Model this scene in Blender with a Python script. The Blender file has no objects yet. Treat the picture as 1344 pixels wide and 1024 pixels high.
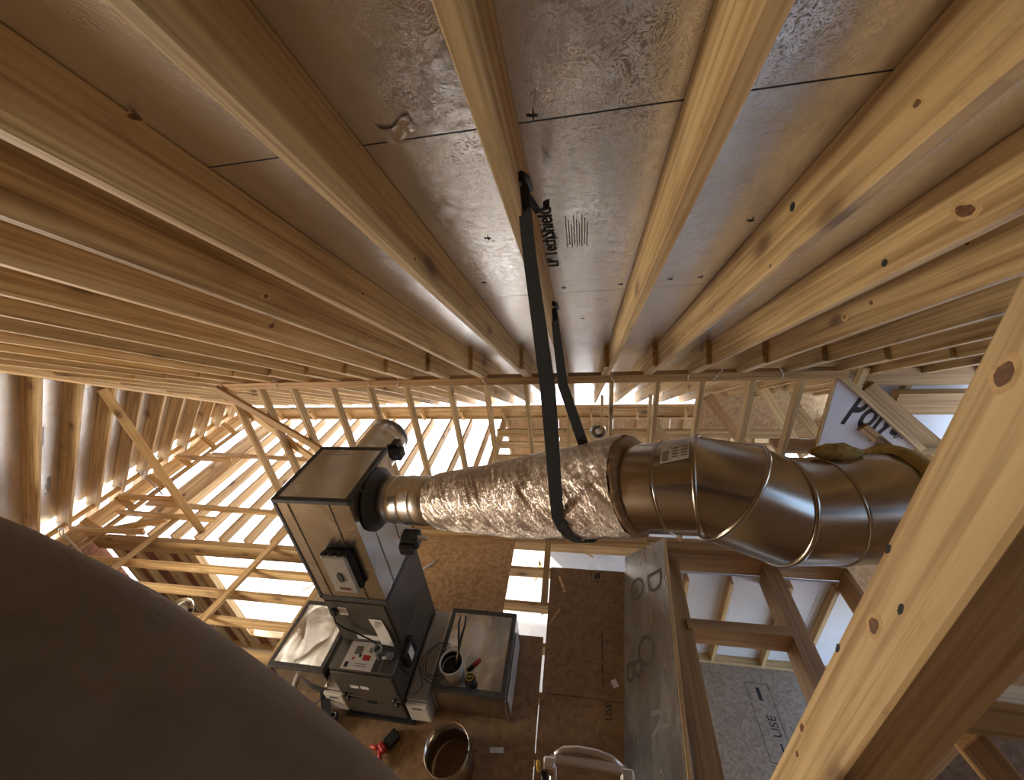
import bpy, bmesh, math, random
from mathutils import Vector, Matrix, noise
rnd = random.Random(7)
S = bpy.context.scene
COL = S.collection

# ------------------------------------------------------------------ camera, sky, sun, exposure
CAMZ = 3.85
RIGHT = Vector((0.9836, 0.1518, -0.0975)); DOWN = Vector((-0.0155, -0.4673, -0.8840)); FWD = Vector((-0.1797, 0.8710, -0.4572))
cam_data = bpy.data.cameras.new('camera')
cam = bpy.data.objects.new('camera', cam_data); COL.objects.link(cam)
cam.matrix_world = Matrix(((RIGHT.x, -DOWN.x, -FWD.x, 0), (RIGHT.y, -DOWN.y, -FWD.y, 0), (RIGHT.z, -DOWN.z, -FWD.z, CAMZ), (0, 0, 0, 1)))
cam_data.sensor_fit = 'HORIZONTAL'; cam_data.sensor_width = 36.0
cam_data.lens = 36.0 * 502.1 / 1344.0
cam_data.clip_start = 0.01
cam_data.dof.use_dof = True; cam_data.dof.focus_distance = 2.4
cam_data.dof.aperture_fstop = 8.0
S.camera = cam

world = bpy.data.worlds.new('sky'); S.world = world; world.use_nodes = True
wn = world.node_tree.nodes; wl = world.node_tree.links
sky = wn.new('ShaderNodeTexSky'); sky.sky_type = 'NISHITA'; sky.sun_disc = False
sky.sun_elevation = math.radians(42); sky.sun_rotation = math.radians(-25); sky.air_density = 1.0; sky.dust_density = 2.0
wl.new(sky.outputs[0], wn['Background'].inputs[0]); wn['Background'].inputs[1].default_value = 0.55

sun_d = bpy.data.lights.new('sun', 'SUN'); sun_d.energy = 5.0; sun_d.angle = math.radians(1.5); sun_d.color = (1.0, 0.93, 0.82)
sun = bpy.data.objects.new('sun', sun_d); COL.objects.link(sun)
SUNDIR = Vector((-0.75, 0.80, 0.85)).normalized()            # towards the sun
sun.rotation_euler = SUNDIR.to_track_quat('Z', 'Y').to_euler(); sun.location = (0, 12, 12)

# added area light low on the left, standing in for unseen side daylight
left_fill_d = bpy.data.lights.new('left_fill_light', 'AREA'); left_fill_d.shape = 'RECTANGLE'; left_fill_d.size = 1.5; left_fill_d.size_y = 1.1; left_fill_d.energy = 150.0; left_fill_d.color = (1.0, 0.90, 0.75)
left_fill = bpy.data.objects.new('left_fill_light', left_fill_d); COL.objects.link(left_fill); left_fill.location = (-6.4, 0.2, 1.1)
left_fill.rotation_euler = Vector((-1, 0.02, -0.22)).to_track_quat('Z', 'Y').to_euler()

S.view_settings.view_transform = 'Standard'; S.view_settings.look = 'None'
S.view_settings.gamma = 1.0; S.view_settings.use_curve_mapping = False
S.view_settings.exposure = 1.05
S.cycles.max_bounces = 14; S.cycles.diffuse_bounces = 8; S.cycles.glossy_bounces = 6
S.cycles.use_denoising = True; S.cycles.sample_clamp_indirect = 6.0

# ------------------------------------------------------------------ materials
def newmat(name):
    m = bpy.data.materials.new(name); m.use_nodes = True
    return m, m.node_tree.nodes, m.node_tree.links, m.node_tree.nodes['Principled BSDF']
def ramp(n, stops):
    r = n.new('ShaderNodeValToRGB'); e = r.color_ramp.elements
    while len(e) < len(stops): e.new(0.5)
    for el, (p, c) in zip(e, stops): el.position = p; el.color = (*c, 1)
    return r
def coords(n, l, scale, spread=30.0):
    tc = n.new('ShaderNodeTexCoord'); oi = n.new('ShaderNodeObjectInfo')
    mul = n.new('ShaderNodeVectorMath'); mul.operation = 'SCALE'
    cmb = n.new('ShaderNodeCombineXYZ'); l.new(oi.outputs['Random'], cmb.inputs[0]); l.new(oi.outputs['Random'], cmb.inputs[1]); l.new(oi.outputs['Random'], cmb.inputs[2])
    l.new(cmb.outputs[0], mul.inputs[0]); mul.inputs['Scale'].default_value = spread
    add = n.new('ShaderNodeVectorMath'); l.new(tc.outputs['Object'], add.inputs[0]); l.new(mul.outputs[0], add.inputs[1])
    mp = n.new('ShaderNodeMapping'); mp.inputs['Scale'].default_value = scale; l.new(add.outputs[0], mp.inputs[0])
    return mp, add, oi
def nz(n, l, vec, scale, detail=4, dist=0.0, rough=0.55):
    t = n.new('ShaderNodeTexNoise'); t.inputs['Scale'].default_value = scale; t.inputs['Detail'].default_value = detail
    t.inputs['Distortion'].default_value = dist; t.inputs['Roughness'].default_value = rough
    l.new(vec.outputs[0], t.inputs['Vector']); return t
def mixc(n, l, a, b, fac, mode='MIX'):
    m = n.new('ShaderNodeMix'); m.data_type = 'RGBA'; m.blend_type = mode
    for i, v in ((6, a), (7, b), (0, fac)):
        if hasattr(v, 'is_linked') or hasattr(v, 'links'): l.new(v, m.inputs[i])
        elif i == 0: m.inputs[0].default_value = v
        else: m.inputs[i].default_value = (*v, 1)
    return m.outputs[2]

def wood(name, light, dark, knot=(0.10, 0.045, 0.018), rough=0.62, knots=True):
    m, n, l, b = newmat(name)
    mp, base, oi = coords(n, l, (0.55, 9, 9))
    g1 = nz(n, l, mp, 1.0, 5, 0.9, 0.6)
    mf = n.new('ShaderNodeMapping'); mf.inputs['Scale'].default_value = (1.1, 60, 60); l.new(base.outputs[0], mf.inputs[0])
    g2 = nz(n, l, mf, 1.0, 3, 0.25)
    mw = n.new('ShaderNodeMapping'); mw.inputs['Scale'].default_value = (0.5, 22, 22); l.new(base.outputs[0], mw.inputs[0])
    g3 = nz(n, l, mw, 1.0, 2, 1.4)
    ad = n.new('ShaderNodeMath'); ad.operation = 'MULTIPLY_ADD'; ad.inputs[1].default_value = 0.55; l.new(g3.outputs['Fac'], ad.inputs[0])
    sc = n.new('ShaderNodeMath'); sc.operation = 'MULTIPLY'; sc.inputs[1].default_value = 0.5; l.new(g1.outputs['Fac'], sc.inputs[0]); l.new(sc.outputs[0], ad.inputs[2])
    mid = tuple((x * 0.6 + y * 0.4) for x, y in zip(light, dark))
    r = ramp(n, [(0.40, light), (0.53, mid), (0.66, dark)]); l.new(ad.outputs[0], r.inputs[0])
    fr = ramp(n, [(0.36, (0.64, 0.57, 0.48)), (0.52, (1, 1, 1))]); l.new(g2.outputs['Fac'], fr.inputs[0])
    c = mixc(n, l, r.outputs[0], fr.outputs[0], 0.8, 'MULTIPLY')
    if knots:
        mk = n.new('ShaderNodeMapping'); mk.inputs['Scale'].default_value = (2.4, 4.6, 4.6); l.new(base.outputs[0], mk.inputs[0])
        wob = nz(n, l, mk, 6.0, 2)
        wa = mixc(n, l, mk.outputs[0], wob.outputs['Color'], 0.05)
        v = n.new('ShaderNodeTexVoronoi'); v.inputs['Scale'].default_value = 1.0; l.new(wa, v.inputs['Vector'])
        kr = ramp(n, [(0.05, (1, 1, 1)), (0.11, (0.75, 0.75, 0.75)), (0.17, (0.25, 0.25, 0.25)), (0.32, (0, 0, 0))]); l.new(v.outputs['Distance'], kr.inputs[0])
        vs = n.new('ShaderNodeSeparateColor'); l.new(v.outputs['Color'], vs.inputs[0])
        gt = n.new('ShaderNodeMath'); gt.operation = 'GREATER_THAN'; gt.inputs[1].default_value = 0.25; l.new(vs.outputs[0], gt.inputs[0])
        km = n.new('ShaderNodeMath'); km.operation = 'MULTIPLY'; l.new(kr.outputs[0], km.inputs[0]); l.new(gt.outputs[0], km.inputs[1])
        km2 = n.new('ShaderNodeMath'); km2.operation = 'MULTIPLY'; km2.inputs[1].default_value = 0.85; l.new(km.outputs[0], km2.inputs[0])
        c = mixc(n, l, c, knot, km2.outputs[0])
        # dark smudges from handling
        ms = n.new('ShaderNodeMapping'); ms.inputs['Scale'].default_value = (3.0, 5, 5); l.new(base.outputs[0], ms.inputs[0])
        sm = nz(n, l, ms, 1.4, 5, 0.4, 0.7); sr = ramp(n, [(0.60, (0, 0, 0)), (0.78, (1, 1, 1))]); l.new(sm.outputs['Fac'], sr.inputs[0])
        s2 = n.new('ShaderNodeMath'); s2.operation = 'MULTIPLY'; s2.inputs[1].default_value = 0.45; l.new(sr.outputs[0], s2.inputs[0])
        c = mixc(n, l, c, tuple(x * 0.35 for x in dark), s2.outputs[0])
    hsv = n.new('ShaderNodeHueSaturation'); l.new(c, hsv.inputs['Color'])
    mr = n.new('ShaderNodeMapRange'); mr.inputs[3].default_value = 0.82; mr.inputs[4].default_value = 1.12; l.new(oi.outputs['Random'], mr.inputs[0]); l.new(mr.outputs[0], hsv.inputs['Value'])
    l.new(hsv.outputs[0], b.inputs['Base Color']); b.inputs['Roughness'].default_value = rough
    bp = n.new('ShaderNodeBump'); bp.inputs['Strength'].default_value = 0.18; bp.inputs['Distance'].default_value = 0.002
    l.new(g2.outputs['Fac'], bp.inputs['Height']); l.new(bp.outputs[0], b.inputs['Normal'])
    return m

def chip(name, c1, c2, c3, scale=22.0, rough=0.7):
    m, n, l, b = newmat(name)
    mp, base, oi = coords(n, l, (1, 1, 1), 11)
    w = nz(n, l, mp, 5, 2); wa = mixc(n, l, mp.outputs[0], w.outputs['Color'], 0.12)
    v = n.new('ShaderNodeTexVoronoi'); v.inputs['Scale'].default_value = scale; l.new(wa, v.inputs['Vector'])
    f = nz(n, l, mp, 60, 4, 2.0); sp = n.new('ShaderNodeSeparateColor'); l.new(v.outputs['Color'], sp.inputs[0])
    mx = n.new('ShaderNodeMath'); mx.operation = 'MULTIPLY_ADD'; mx.inputs[1].default_value = 0.5; l.new(sp.outputs[0], mx.inputs[0])
    h = n.new('ShaderNodeMath'); h.operation = 'MULTIPLY'; h.inputs[1].default_value = 0.55; l.new(f.outputs['Fac'], h.inputs[0]); l.new(h.outputs[0], mx.inputs[2])
    r = ramp(n, [(0.15, c3), (0.45, c2), (0.8, c1)]); l.new(mx.outputs[0], r.inputs[0])
    l.new(r.outputs[0], b.inputs['Base Color']); b.inputs['Roughness'].default_value = rough
    bp = n.new('ShaderNodeBump'); bp.inputs['Strength'].default_value = 0.2; bp.inputs['Distance'].default_value = 0.003
    l.new(mx.outputs[0], bp.inputs['Height']); l.new(bp.outputs[0], b.inputs['Normal'])
    return m

def metal(name, c1, c2, rough=(0.22, 0.4), bump=0.05, scale=6.0, dist=0.0, metallic=1.0, bscale=None, bdist=0.004):
    m, n, l, b = newmat(name)
    mp, base, oi = coords(n, l, (1, 1, 1), 9)
    t = nz(n, l, mp, scale, 5, dist); r = ramp(n, [(0.3, c1), (0.7, c2)]); l.new(t.outputs['Fac'], r.inputs[0])
    l.new(r.outputs[0], b.inputs['Base Color']); b.inputs['Metallic'].default_value = metallic
    mr = n.new('ShaderNodeMapRange'); mr.inputs[3].default_value = rough[0]; mr.inputs[4].default_value = rough[1]
    l.new(t.outputs['Fac'], mr.inputs[0]); l.new(mr.outputs[0], b.inputs['Roughness'])
    t2 = nz(n, l, mp, bscale or scale * 1.5, 3, dist)
    bp = n.new('ShaderNodeBump'); bp.inputs['Strength'].default_value = bump; bp.inputs['Distance'].default_value = bdist
    l.new(t2.outputs['Fac'], bp.inputs['Height']); l.new(bp.outputs[0], b.inputs['Normal'])
    return m

def plain(name, c, rough=0.6, metallic=0.0, var=0.12, scale=9.0):
    m, n, l, b = newmat(name)
    mp, base, oi = coords(n, l, (1, 1, 1), 9)
    t = nz(n, l, mp, scale, 5); r = ramp(n, [(0.3, tuple(x * (1 - var) for x in c)), (0.7, tuple(min(1, x * (1 + var)) for x in c))])
    l.new(t.outputs['Fac'], r.inputs[0]); l.new(r.outputs[0], b.inputs['Base Color'])
    b.inputs['Roughness'].default_value = rough; b.inputs['Metallic'].default_value = metallic
    return m

PINE = wood('pine', (0.63, 0.45, 0.215), (0.33, 0.195, 0.072))
PINE2 = wood('pine_pale', (0.74, 0.54, 0.28), (0.48, 0.30, 0.12))
LVL = wood('laminated_beam', (0.46, 0.27, 0.10), (0.30, 0.16, 0.055), knots=False)
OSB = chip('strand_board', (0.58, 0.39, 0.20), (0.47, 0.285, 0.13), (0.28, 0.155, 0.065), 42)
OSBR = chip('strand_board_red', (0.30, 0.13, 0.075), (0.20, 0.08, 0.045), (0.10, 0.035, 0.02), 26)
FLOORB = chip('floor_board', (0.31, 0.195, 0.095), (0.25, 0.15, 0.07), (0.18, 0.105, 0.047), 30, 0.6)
GREYB = chip('dusty_board', (0.36, 0.29, 0.23), (0.28, 0.22, 0.16), (0.19, 0.145, 0.105), 48, 0.7)
GALV = metal('galvanised_steel', (0.50, 0.49, 0.46), (0.66, 0.65, 0.62), (0.22, 0.36), 0.05, 4.0)
GALVD = metal('galvanised_duct', (0.40, 0.355, 0.295), (0.52, 0.47, 0.40), (0.16, 0.27), 0.05, 5.0)
DENT = metal('dented_sheet_steel', (0.44, 0.43, 0.40), (0.60, 0.59, 0.56), (0.12, 0.22), 0.22, 4.0, 0.6, 1.0, 3.0, 0.03)
PLENM = metal('plenum_sheet_steel', (0.46, 0.46, 0.44), (0.62, 0.62, 0.60), (0.20, 0.32), 0.16, 3.0, 0.8, 1.0, 3.0, 0.03)
FURN = plain('grey_furnace_paint', (0.105, 0.100, 0.088), 0.34, 0.35, 0.06)
WHITE = plain('off_white_plastic', (0.62, 0.60, 0.55), 0.45, 0, 0.05)
LGREY = plain('light_grey_paint', (0.42, 0.41, 0.38), 0.45, 0.2, 0.05)
BLACK = plain('black_plastic', (0.012, 0.012, 0.013), 0.45)
TAPE = metal('grey_sealant_tape', (0.055, 0.055, 0.055), (0.11, 0.11, 0.105), (0.4, 0.6), 0.3, 30, 0, 0.3)
MASTIC = plain('grey_duct_mastic', (0.055, 0.058, 0.062), 0.6)
STRAP = plain('black_webbing', (0.016, 0.018, 0.02), 0.75)
WOOL = chip('yellow_glass_wool', (0.55, 0.42, 0.16), (0.45, 0.32, 0.10), (0.28, 0.19, 0.05), 60, 0.95)
WOOLB = chip('brown_glass_wool', (0.42, 0.30, 0.18), (0.33, 0.23, 0.13), (0.20, 0.14, 0.075), 60, 0.95)
FOAM = plain('white_foam_board', (0.66, 0.67, 0.72), 0.8, 0, 0.06, 3)
CONC = chip('pale_concrete', (0.70, 0.69, 0.66), (0.64, 0.63, 0.60), (0.55, 0.54, 0.52), 5, 0.85)
PAPER = plain('white_paper', (0.75, 0.74, 0.70), 0.7, 0, 0.02)
INK = plain('black_ink', (0.015, 0.015, 0.017), 0.7)
INKG = plain('grey_ink', (0.16, 0.15, 0.14), 0.6)
INKB = plain('blue_ink', (0.10, 0.25, 0.55), 0.6)
RED = plain('red_plastic', (0.42, 0.02, 0.02), 0.4)
YEL = plain('yellow_plastic', (0.65, 0.42, 0.04), 0.4)
ALU = metal('aluminium', (0.55, 0.54, 0.52), (0.68, 0.67, 0.65), (0.3, 0.45), 0.03)
ROOFING = plain('dark_roof_felt', (0.02, 0.018, 0.016), 0.9)
CUFF = metal('brown_flexible_sleeve', (0.12, 0.082, 0.052), (0.165, 0.115, 0.075), (0.55, 0.75), 0.3, 14, 0, 0.0, 60)
GLASS = metal('silver_reflector', (0.75, 0.78, 0.76), (0.92, 0.94, 0.92), (0.08, 0.2), 0.5, 14, 0.5, 1.0, 22, 0.01)

def foil_mat(name, c1, c2, rough=(0.30, 0.42), bump=0.5, stretch=(1, 1, 1), scale=26.0):
    m, n, l, b = newmat(name)
    mp, base, oi = coords(n, l, stretch, 7)
    t = nz(n, l, mp, 3.0, 4); r = ramp(n, [(0.3, c1), (0.7, c2)]); l.new(t.outputs['Fac'], r.inputs[0])
    l.new(r.outputs[0], b.inputs['Base Color']); b.inputs['Metallic'].default_value = 0.92
    mr = n.new('ShaderNodeMapRange'); mr.inputs[3].default_value = rough[0]; mr.inputs[4].default_value = rough[1]
    l.new(t.outputs['Fac'], mr.inputs[0]); l.new(mr.outputs[0], b.inputs['Roughness'])
    w1 = nz(n, l, mp, scale * 0.55, 3, 5.0, 0.6)
    f = nz(n, l, mp, scale * 1.6, 3, 7.0, 0.65)
    rd = ramp(n, [(0.44, (0, 0, 0)), (0.5, (1, 1, 1)), (0.56, (0, 0, 0))]); l.new(f.outputs['Fac'], rd.inputs[0])
    ad = n.new('ShaderNodeMath'); ad.operation = 'MULTIPLY_ADD'; ad.inputs[1].default_value = 0.45; l.new(rd.outputs[0], ad.inputs[0]); l.new(w1.outputs['Fac'], ad.inputs[2])
    bp = n.new('ShaderNodeBump'); bp.inputs['Strength'].default_value = bump; bp.inputs['Distance'].default_value = 0.004
    l.new(ad.outputs[0], bp.inputs['Height']); l.new(bp.outputs[0], b.inputs['Normal'])
    return m
FOIL = foil_mat('radiant_foil', (0.80, 0.81, 0.82), (0.88, 0.89, 0.90), (0.18, 0.26), 0.19, (1, 1, 1), 11.0)
WRAP = foil_mat('crinkled_foil_wrap', (0.60, 0.51, 0.42), (0.76, 0.68, 0.59), (0.14, 0.24), 0.75, (1, 1, 1), 30)
PANF = foil_mat('dull_foil_board', (0.27, 0.27, 0.26), (0.42, 0.42, 0.41), (0.20, 0.34), 0.7, (0.5, 2.4, 2.4), 9)

# ------------------------------------------------------------------ object helpers
WM = {}
class MB:
    def __init__(s): s.v = []; s.f = []; s.smooth = []
    def add(s, verts, faces, smooth=False):
        o = len(s.v); s.v += [Vector(v) for v in verts]; s.f += [tuple(i + o for i in f) for f in faces]; s.smooth += [smooth] * len(faces)
    def box(s, lo, hi):
        x0, y0, z0 = lo; x1, y1, z1 = hi
        s.add([(x0, y0, z0), (x1, y0, z0), (x1, y1, z0), (x0, y1, z0), (x0, y0, z1), (x1, y0, z1), (x1, y1, z1), (x0, y1, z1)],
              [(0, 3, 2, 1), (4, 5, 6, 7), (0, 1, 5, 4), (1, 2, 6, 5), (2, 3, 7, 6), (3, 0, 4, 7)]); return s
    def loft(s, rings, caps=True, smooth=True):
        k = len(rings[0]); vs = [p for r in rings for p in r]; fs = []
        for i in range(len(rings) - 1):
            for j in range(k):
                a = i * k + j; b = i * k + (j + 1) % k
                fs.append((a, b, b + k, a + k))
        s.add(vs, fs, smooth)
        if caps:
            s.add(rings[0], [tuple(range(k - 1, -1, -1))]); s.add(rings[-1], [tuple(range(k))])
        return s
    def tube(s, pts, r, k=10, caps=True):
        rings = []
        pts = [Vector(p) for p in pts]; up = None
        for i, p in enumerate(pts):
            t = (pts[min(i + 1, len(pts) - 1)] - pts[max(i - 1, 0)]).normalized()
            if up is None: up = t.orthogonal().normalized()
            u = (up - t * up.dot(t)).normalized(); up = u; w = t.cross(u)
            rr = r[i] if isinstance(r, (list, tuple)) else r
            rings.append([p + (u * math.cos(q) + w * math.sin(q)) * rr for q in [2 * math.pi * j / k for j in range(k)]])
        return s.loft(rings, caps)
    def build(s, name, mat, parent=None, M=None, bevel=0.0, segs=1):
        me = bpy.data.meshes.new(name)
        M = M or Matrix.Identity(4); inv = M.inverted()
        me.from_pydata([inv @ v for v in s.v], [], s.f)
        for p, sm in zip(me.polygons, s.smooth): p.use_smooth = sm
        bm = bmesh.new(); bm.from_mesh(me)
        bmesh.ops.remove_doubles(bm, verts=bm.verts, dist=1e-5)
        if bevel: bmesh.ops.bevel(bm, geom=[e for e in bm.edges], offset=bevel, segments=segs, affect='EDGES', profile=0.5)
        bmesh.ops.recalc_face_normals(bm, faces=bm.faces)
        bm.to_mesh(me); bm.free()
        me.materials.append(mat)
        return link(name, me, parent, M)
def link(name, data, parent=None, M=None):
    o = bpy.data.objects.new(name, data); COL.objects.link(o); M = M or Matrix.Identity(4)
    if parent is not None:
        o.parent = parent; o.matrix_parent_inverse = WM[parent.name].inverted()
    o.matrix_basis = M; WM[o.name] = M
    return o
def tag(o, label=None, cat=None, group=None, kind=None):
    if label: o['label'] = label
    if cat: o['category'] = cat
    if group: o['group'] = group
    if kind: o['kind'] = kind
    return o
def empty(name, loc, label, cat=None, group=None, kind=None):
    o = link(name, None, None, Matrix.Translation(loc)); o.empty_display_size = 0.1
    return tag(o, label, cat, group, kind)
def frame(p, x, y):
    x = Vector(x).normalized(); y = Vector(y); z = x.cross(y).normalized(); y = z.cross(x)
    return Matrix(((x.x, y.x, z.x, p[0]), (x.y, y.y, z.y, p[1]), (x.z, y.z, z.z, p[2]), (0, 0, 0, 1)))
def board(name, p0, p1, w, h, parent, mat=PINE, side=None, bevel=0.0, cut=None, label=None):
    """sawn timber from p0 to p1; w across `side`, h across the other way"""
    p0 = Vector(p0); p1 = Vector(p1); x = (p1 - p0).normalized(); L = (p1 - p0).length
    if side is None: side = Vector((0, 0, 1)).cross(x) if abs(x.z) < 0.95 else Vector((1, 0, 0))
    M = frame((p0 + p1) / 2, x, side)
    mb = MB().box((-L / 2, -w / 2, -h / 2), (L / 2, w / 2, h / 2)); mb.v = [M @ v for v in mb.v]
    o = mb.build(name, mat, parent, M, bevel)
    if cut: clip(o, M, cut)
    if label: o['label'] = label
    return o
def clip(o, M, planes, fill=True):
    bm = bmesh.new(); bm.from_mesh(o.data); inv = M.inverted()
    for co, no in planes:
        c = inv @ Vector(co); nn = inv.to_3x3() @ Vector(no)
        r = bmesh.ops.bisect_plane(bm, geom=bm.verts[:] + bm.edges[:] + bm.faces[:], plane_co=c, plane_no=nn, clear_outer=True)
        ed = [e for e in bm.edges if e.is_boundary]
        if ed and fill: bmesh.ops.holes_fill(bm, edges=ed)
    bm.to_mesh(o.data); bm.free()
def lettering(txt, size, pos, right, up, mat, parent, depth=0.0006, name='lettering', bold=0.0, cut=None, sx=1.0):
    cu = bpy.data.curves.new(name, 'FONT'); cu.body = txt; cu.size = size; cu.extrude = depth; cu.offset = bold; cu.align_x = 'LEFT'; cu.resolution_u = 3
    tmp = bpy.data.objects.new('tmp', cu); COL.objects.link(tmp)
    dg = bpy.context.evaluated_depsgraph_get(); me = bpy.data.meshes.new_from_object(tmp.evaluated_get(dg))
    bpy.data.objects.remove(tmp); bpy.data.curves.remove(cu)
    for v in me.vertices: v.co.x *= sx
    me.materials.clear(); me.materials.append(mat); me.name = name
    M = frame(pos, right, up); o = link(name, me, parent, M)
    if cut: clip(o, M, cut, False)
    return o
def V(*a): return Vector(a)
def circle(c, u, v, r, k=40, r2=None):
    return [Vector(c) + u * (r * math.cos(2 * math.pi * j / k)) + v * ((r2 or r) * math.sin(2 * math.pi * j / k)) for j in range(k)]

# ------------------------------------------------------------------ roof geometry
TA = math.radians(33.69); SA, CA = math.sin(TA), math.cos(TA)
TB = math.radians(48.5); SB, CB = math.sin(TB), math.cos(TB)
RD = 0.184                                                  # rafter depth
def zA(y, h=0.51): return CAMZ + (h - y * SA) / CA           # main roof, h = distance from the eye point to the plane
def zB(x, h=0.0): return CAMZ - 0.88 + (x + 4.82) * math.tan(TB) + h / CB
nA = V(0, SA, CA); nB = V(-SB, 0, CB); dA = V(0, CA, -SA); dB = V(-CB, 0, -SB)
HIPK = -3.49                                                 # hip in plan: x + 0.59 y = HIPK
HIPN = V(1, 0.59, 0).normalized()
def hip_x(y): return HIPK - 0.59 * y
def hip_y(x): return (HIPK - x) / 0.59
Y0, YE = -0.85, 6.75
ceiling = empty('ceiling', (0, 2, 3.5), 'foil lined main roof slope with deep pine rafters overhead', kind='structure')
rx = [0.24, 0.62, 1.02, 1.42, 1.82, 2.22, 2.62, 3.02, 3.42, -0.152, -0.54, -0.99, -1.385, -1.79] + [-1.79 - 0.405 * k for k in range(1, 14)]
for x in rx:
    ys = max(Y0, hip_y(x) + 0.03)
    if ys > YE - 0.3: continue
    hm = 0.51 + RD / 2
    board('rafter', (x, ys, zA(ys, hm)), (x, YE, zA(YE, hm)), 0.038, RD, ceiling, PINE if rnd.random() < .7 else PINE2, V(1, 0, 0), bevel=0.003)
# deck sheets, foil face down
seams = [-0.85, 0.10, 1.05, 1.975, 2.95, 3.90, 4.85, 5.80, 6.78]
TH = 0.011
decks = []
for i in range(len(seams) - 1):
    a, b = seams[i] + 0.002, seams[i + 1] - 0.002
    xs = [3.7, 1.42, -0.99, -3.41, -5.84, -8.3] if i % 2 else [3.7, 2.62, 0.24, -2.195, -4.62, -7.06, -8.3]
    for x1, x0 in zip(xs, xs[1:]):
        hm = 0.51 + RD + TH / 2 + 0.001
        if x1 < hip_x(b) - 0.3: continue
        x0 = max(x0, hip_x(b) - 0.4)
        pa, pb = V((x0 + x1) / 2, a, zA(a, hm)), V((x0 + x1) / 2, b, zA(b, hm))
        d = board('deck_panel', pa, pb, (x1 - x0) - 0.003, TH, ceiling, FOIL, V(1, 0, 0), cut=[((HIPK, 0, 0), -HIPN)] if x0 < hip_x(a) else None)
        decks.append(d)
hm = 0.51 + RD + TH + 0.012
board('roofing', (-2.3, Y0 - 0.02, zA(Y0 - 0.02, hm)), (-2.3, YE + 0.1, zA(YE + 0.1, hm)), 12.2, 0.014, ceiling, ROOFING, V(1, 0, 0), cut=[((HIPK - 0.02, 0, 0), -HIPN)])
board('ridge_board', (-3.0, Y0 - 0.02, zA(Y0) + 0.09), (3.7, Y0 - 0.02, zA(Y0) + 0.09), 0.038, 0.26, ceiling, PINE)
def on_deck(x, y, h=0.51 + RD - 0.0005): return V(x, y, zA(y, h))
lettering('LP TechShield', 0.078, on_deck(-0.088, 1.70), -dA, V(-1, 0, 0), INK, ceiling, bold=0.0008)
for k in range(9):
    board('lettering', on_deck(-0.045 + 0.009 * k, 1.38 + 0.02 * (k % 3)), on_deck(-0.045 + 0.009 * k, 1.56 - 0.015 * (k % 2)), 0.003, 0.0008, ceiling, INKG, V(1, 0, 0))

for x, y in ((-0.33, 1.46), (-0.09, 1.49), (0.01, 2.37), (0.19, 1.91), (-0.08, 1.91), (0.41, 1.89), (0.54, 1.89), (-0.10, 1.03), (0.56, 1.49), (-0.45, 1.80)):
    board('staple', on_deck(x - .012, y), on_deck(x + .012, y + .004), 0.003, 0.002, ceiling, INK, dA); board('staple', on_deck(x + .004, y - .012), on_deck(x + .002, y + .012), 0.0025, 0.002, ceiling, INK, V(1, 0, 0))
tf = MB(); g_ = []
for i in range(5):
    for j in range(8):
        u, v = j / 7, i / 4
        p = on_deck(-0.46 + 0.09 * u, 1.0 + 0.035 * v + .012 * math.sin(5 * u)); g_.append(p - nA * (0.002 + 0.009 * abs(noise.noise(V(u * 4, v * 3, 5)))))
tf.add(g_, [(a * 8 + b, a * 8 + b + 1, a * 8 + b + 9, a * 8 + b + 8) for a in range(4) for b in range(7)]); tf.build('torn_foil', FOIL, ceiling)
# each rafter is lapped by a short length nailed to its side just above the knee wall
for x in sorted(rx):
    if hip_y(x) > 2.6: continue
    s_ = 1 if x < -0.3 else -1
    board('lap_piece', (x + 0.039 * s_, 2.98, zA(2.98, 0.51 + RD / 2)), (x + 0.039 * s_, 3.95, zA(3.95, 0.51 + RD / 2)), 0.038, RD, ceiling, PINE, V(1, 0, 0), bevel=0.002)
KNOT = plain('dark_knot', (0.15, 0.070, 0.026), 0.5, 0, 0.5, 90)
HALO = plain('knot_halo', (0.54, 0.35, 0.15), 0.55, 0, 0.2, 60)
def knot(x, y, z, ry, rz, parent, mat=None, name='knot', side=-1):
    def disc(k_, d0, d1):
        return [[V(x + side * d, y + k_ * ry * math.cos(q) * (1 + .45 * noise.noise(V(math.cos(q) * 1.3 + x * 9, math.sin(q) * 1.3 + y * 31, z * 17))), z + k_ * rz * math.sin(q) * (1 + .45 * noise.noise(V(math.cos(q) * 1.3, math.sin(q) * 1.3 + z * 23, y * 7)))) for q in [2 * math.pi * j / 18 for j in range(18)]] for d in (d0, d1)]
    if mat is None:
        h_ = MB().loft(disc(1.0, -0.002, 0.0004)).build(name, HALO, parent)
        MB().loft(disc(0.6, -0.002, 0.0012)).build('knot_heart', KNOT, h_ if parent.parent is None else parent)
    else: MB().loft(disc(0.85, -0.002, 0.0006)).build(name, mat, parent)
for x, y, z, ry, rz in ((1.001, 1.28, 3.69, .05, .026), (0.601, 1.86, 3.27, .02, .014), (0.601, 1.38, 3.56, .012, .01), (1.001, 1.61, 3.30, .018, .014), (1.401, 1.73, 3.52, .015, .012), (0.601, .95, 3.92, .015, .012), (0.601, 2.3, 3.0, .018, .014), (1.401, 2.1, 3.2, .02, .014)):
    knot(x, y, z, ry, rz, ceiling)
for x, y, z, ry, rz in ((-0.521, 1.79, 3.38, .016, .012), (-0.521, 1.22, 3.69, .012, .01), (-0.971, .9, 4.08, .03, .01), (-0.971, 1.61, 3.51, .016, .012), (-1.366, 1.5, 3.55, .03, .014), (-1.366, 2.2, 3.1, .02, .014), (-1.771, 1.9, 3.3, .04, .02)):
    knot(x, y, z, ry, rz, ceiling, side=1)
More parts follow.
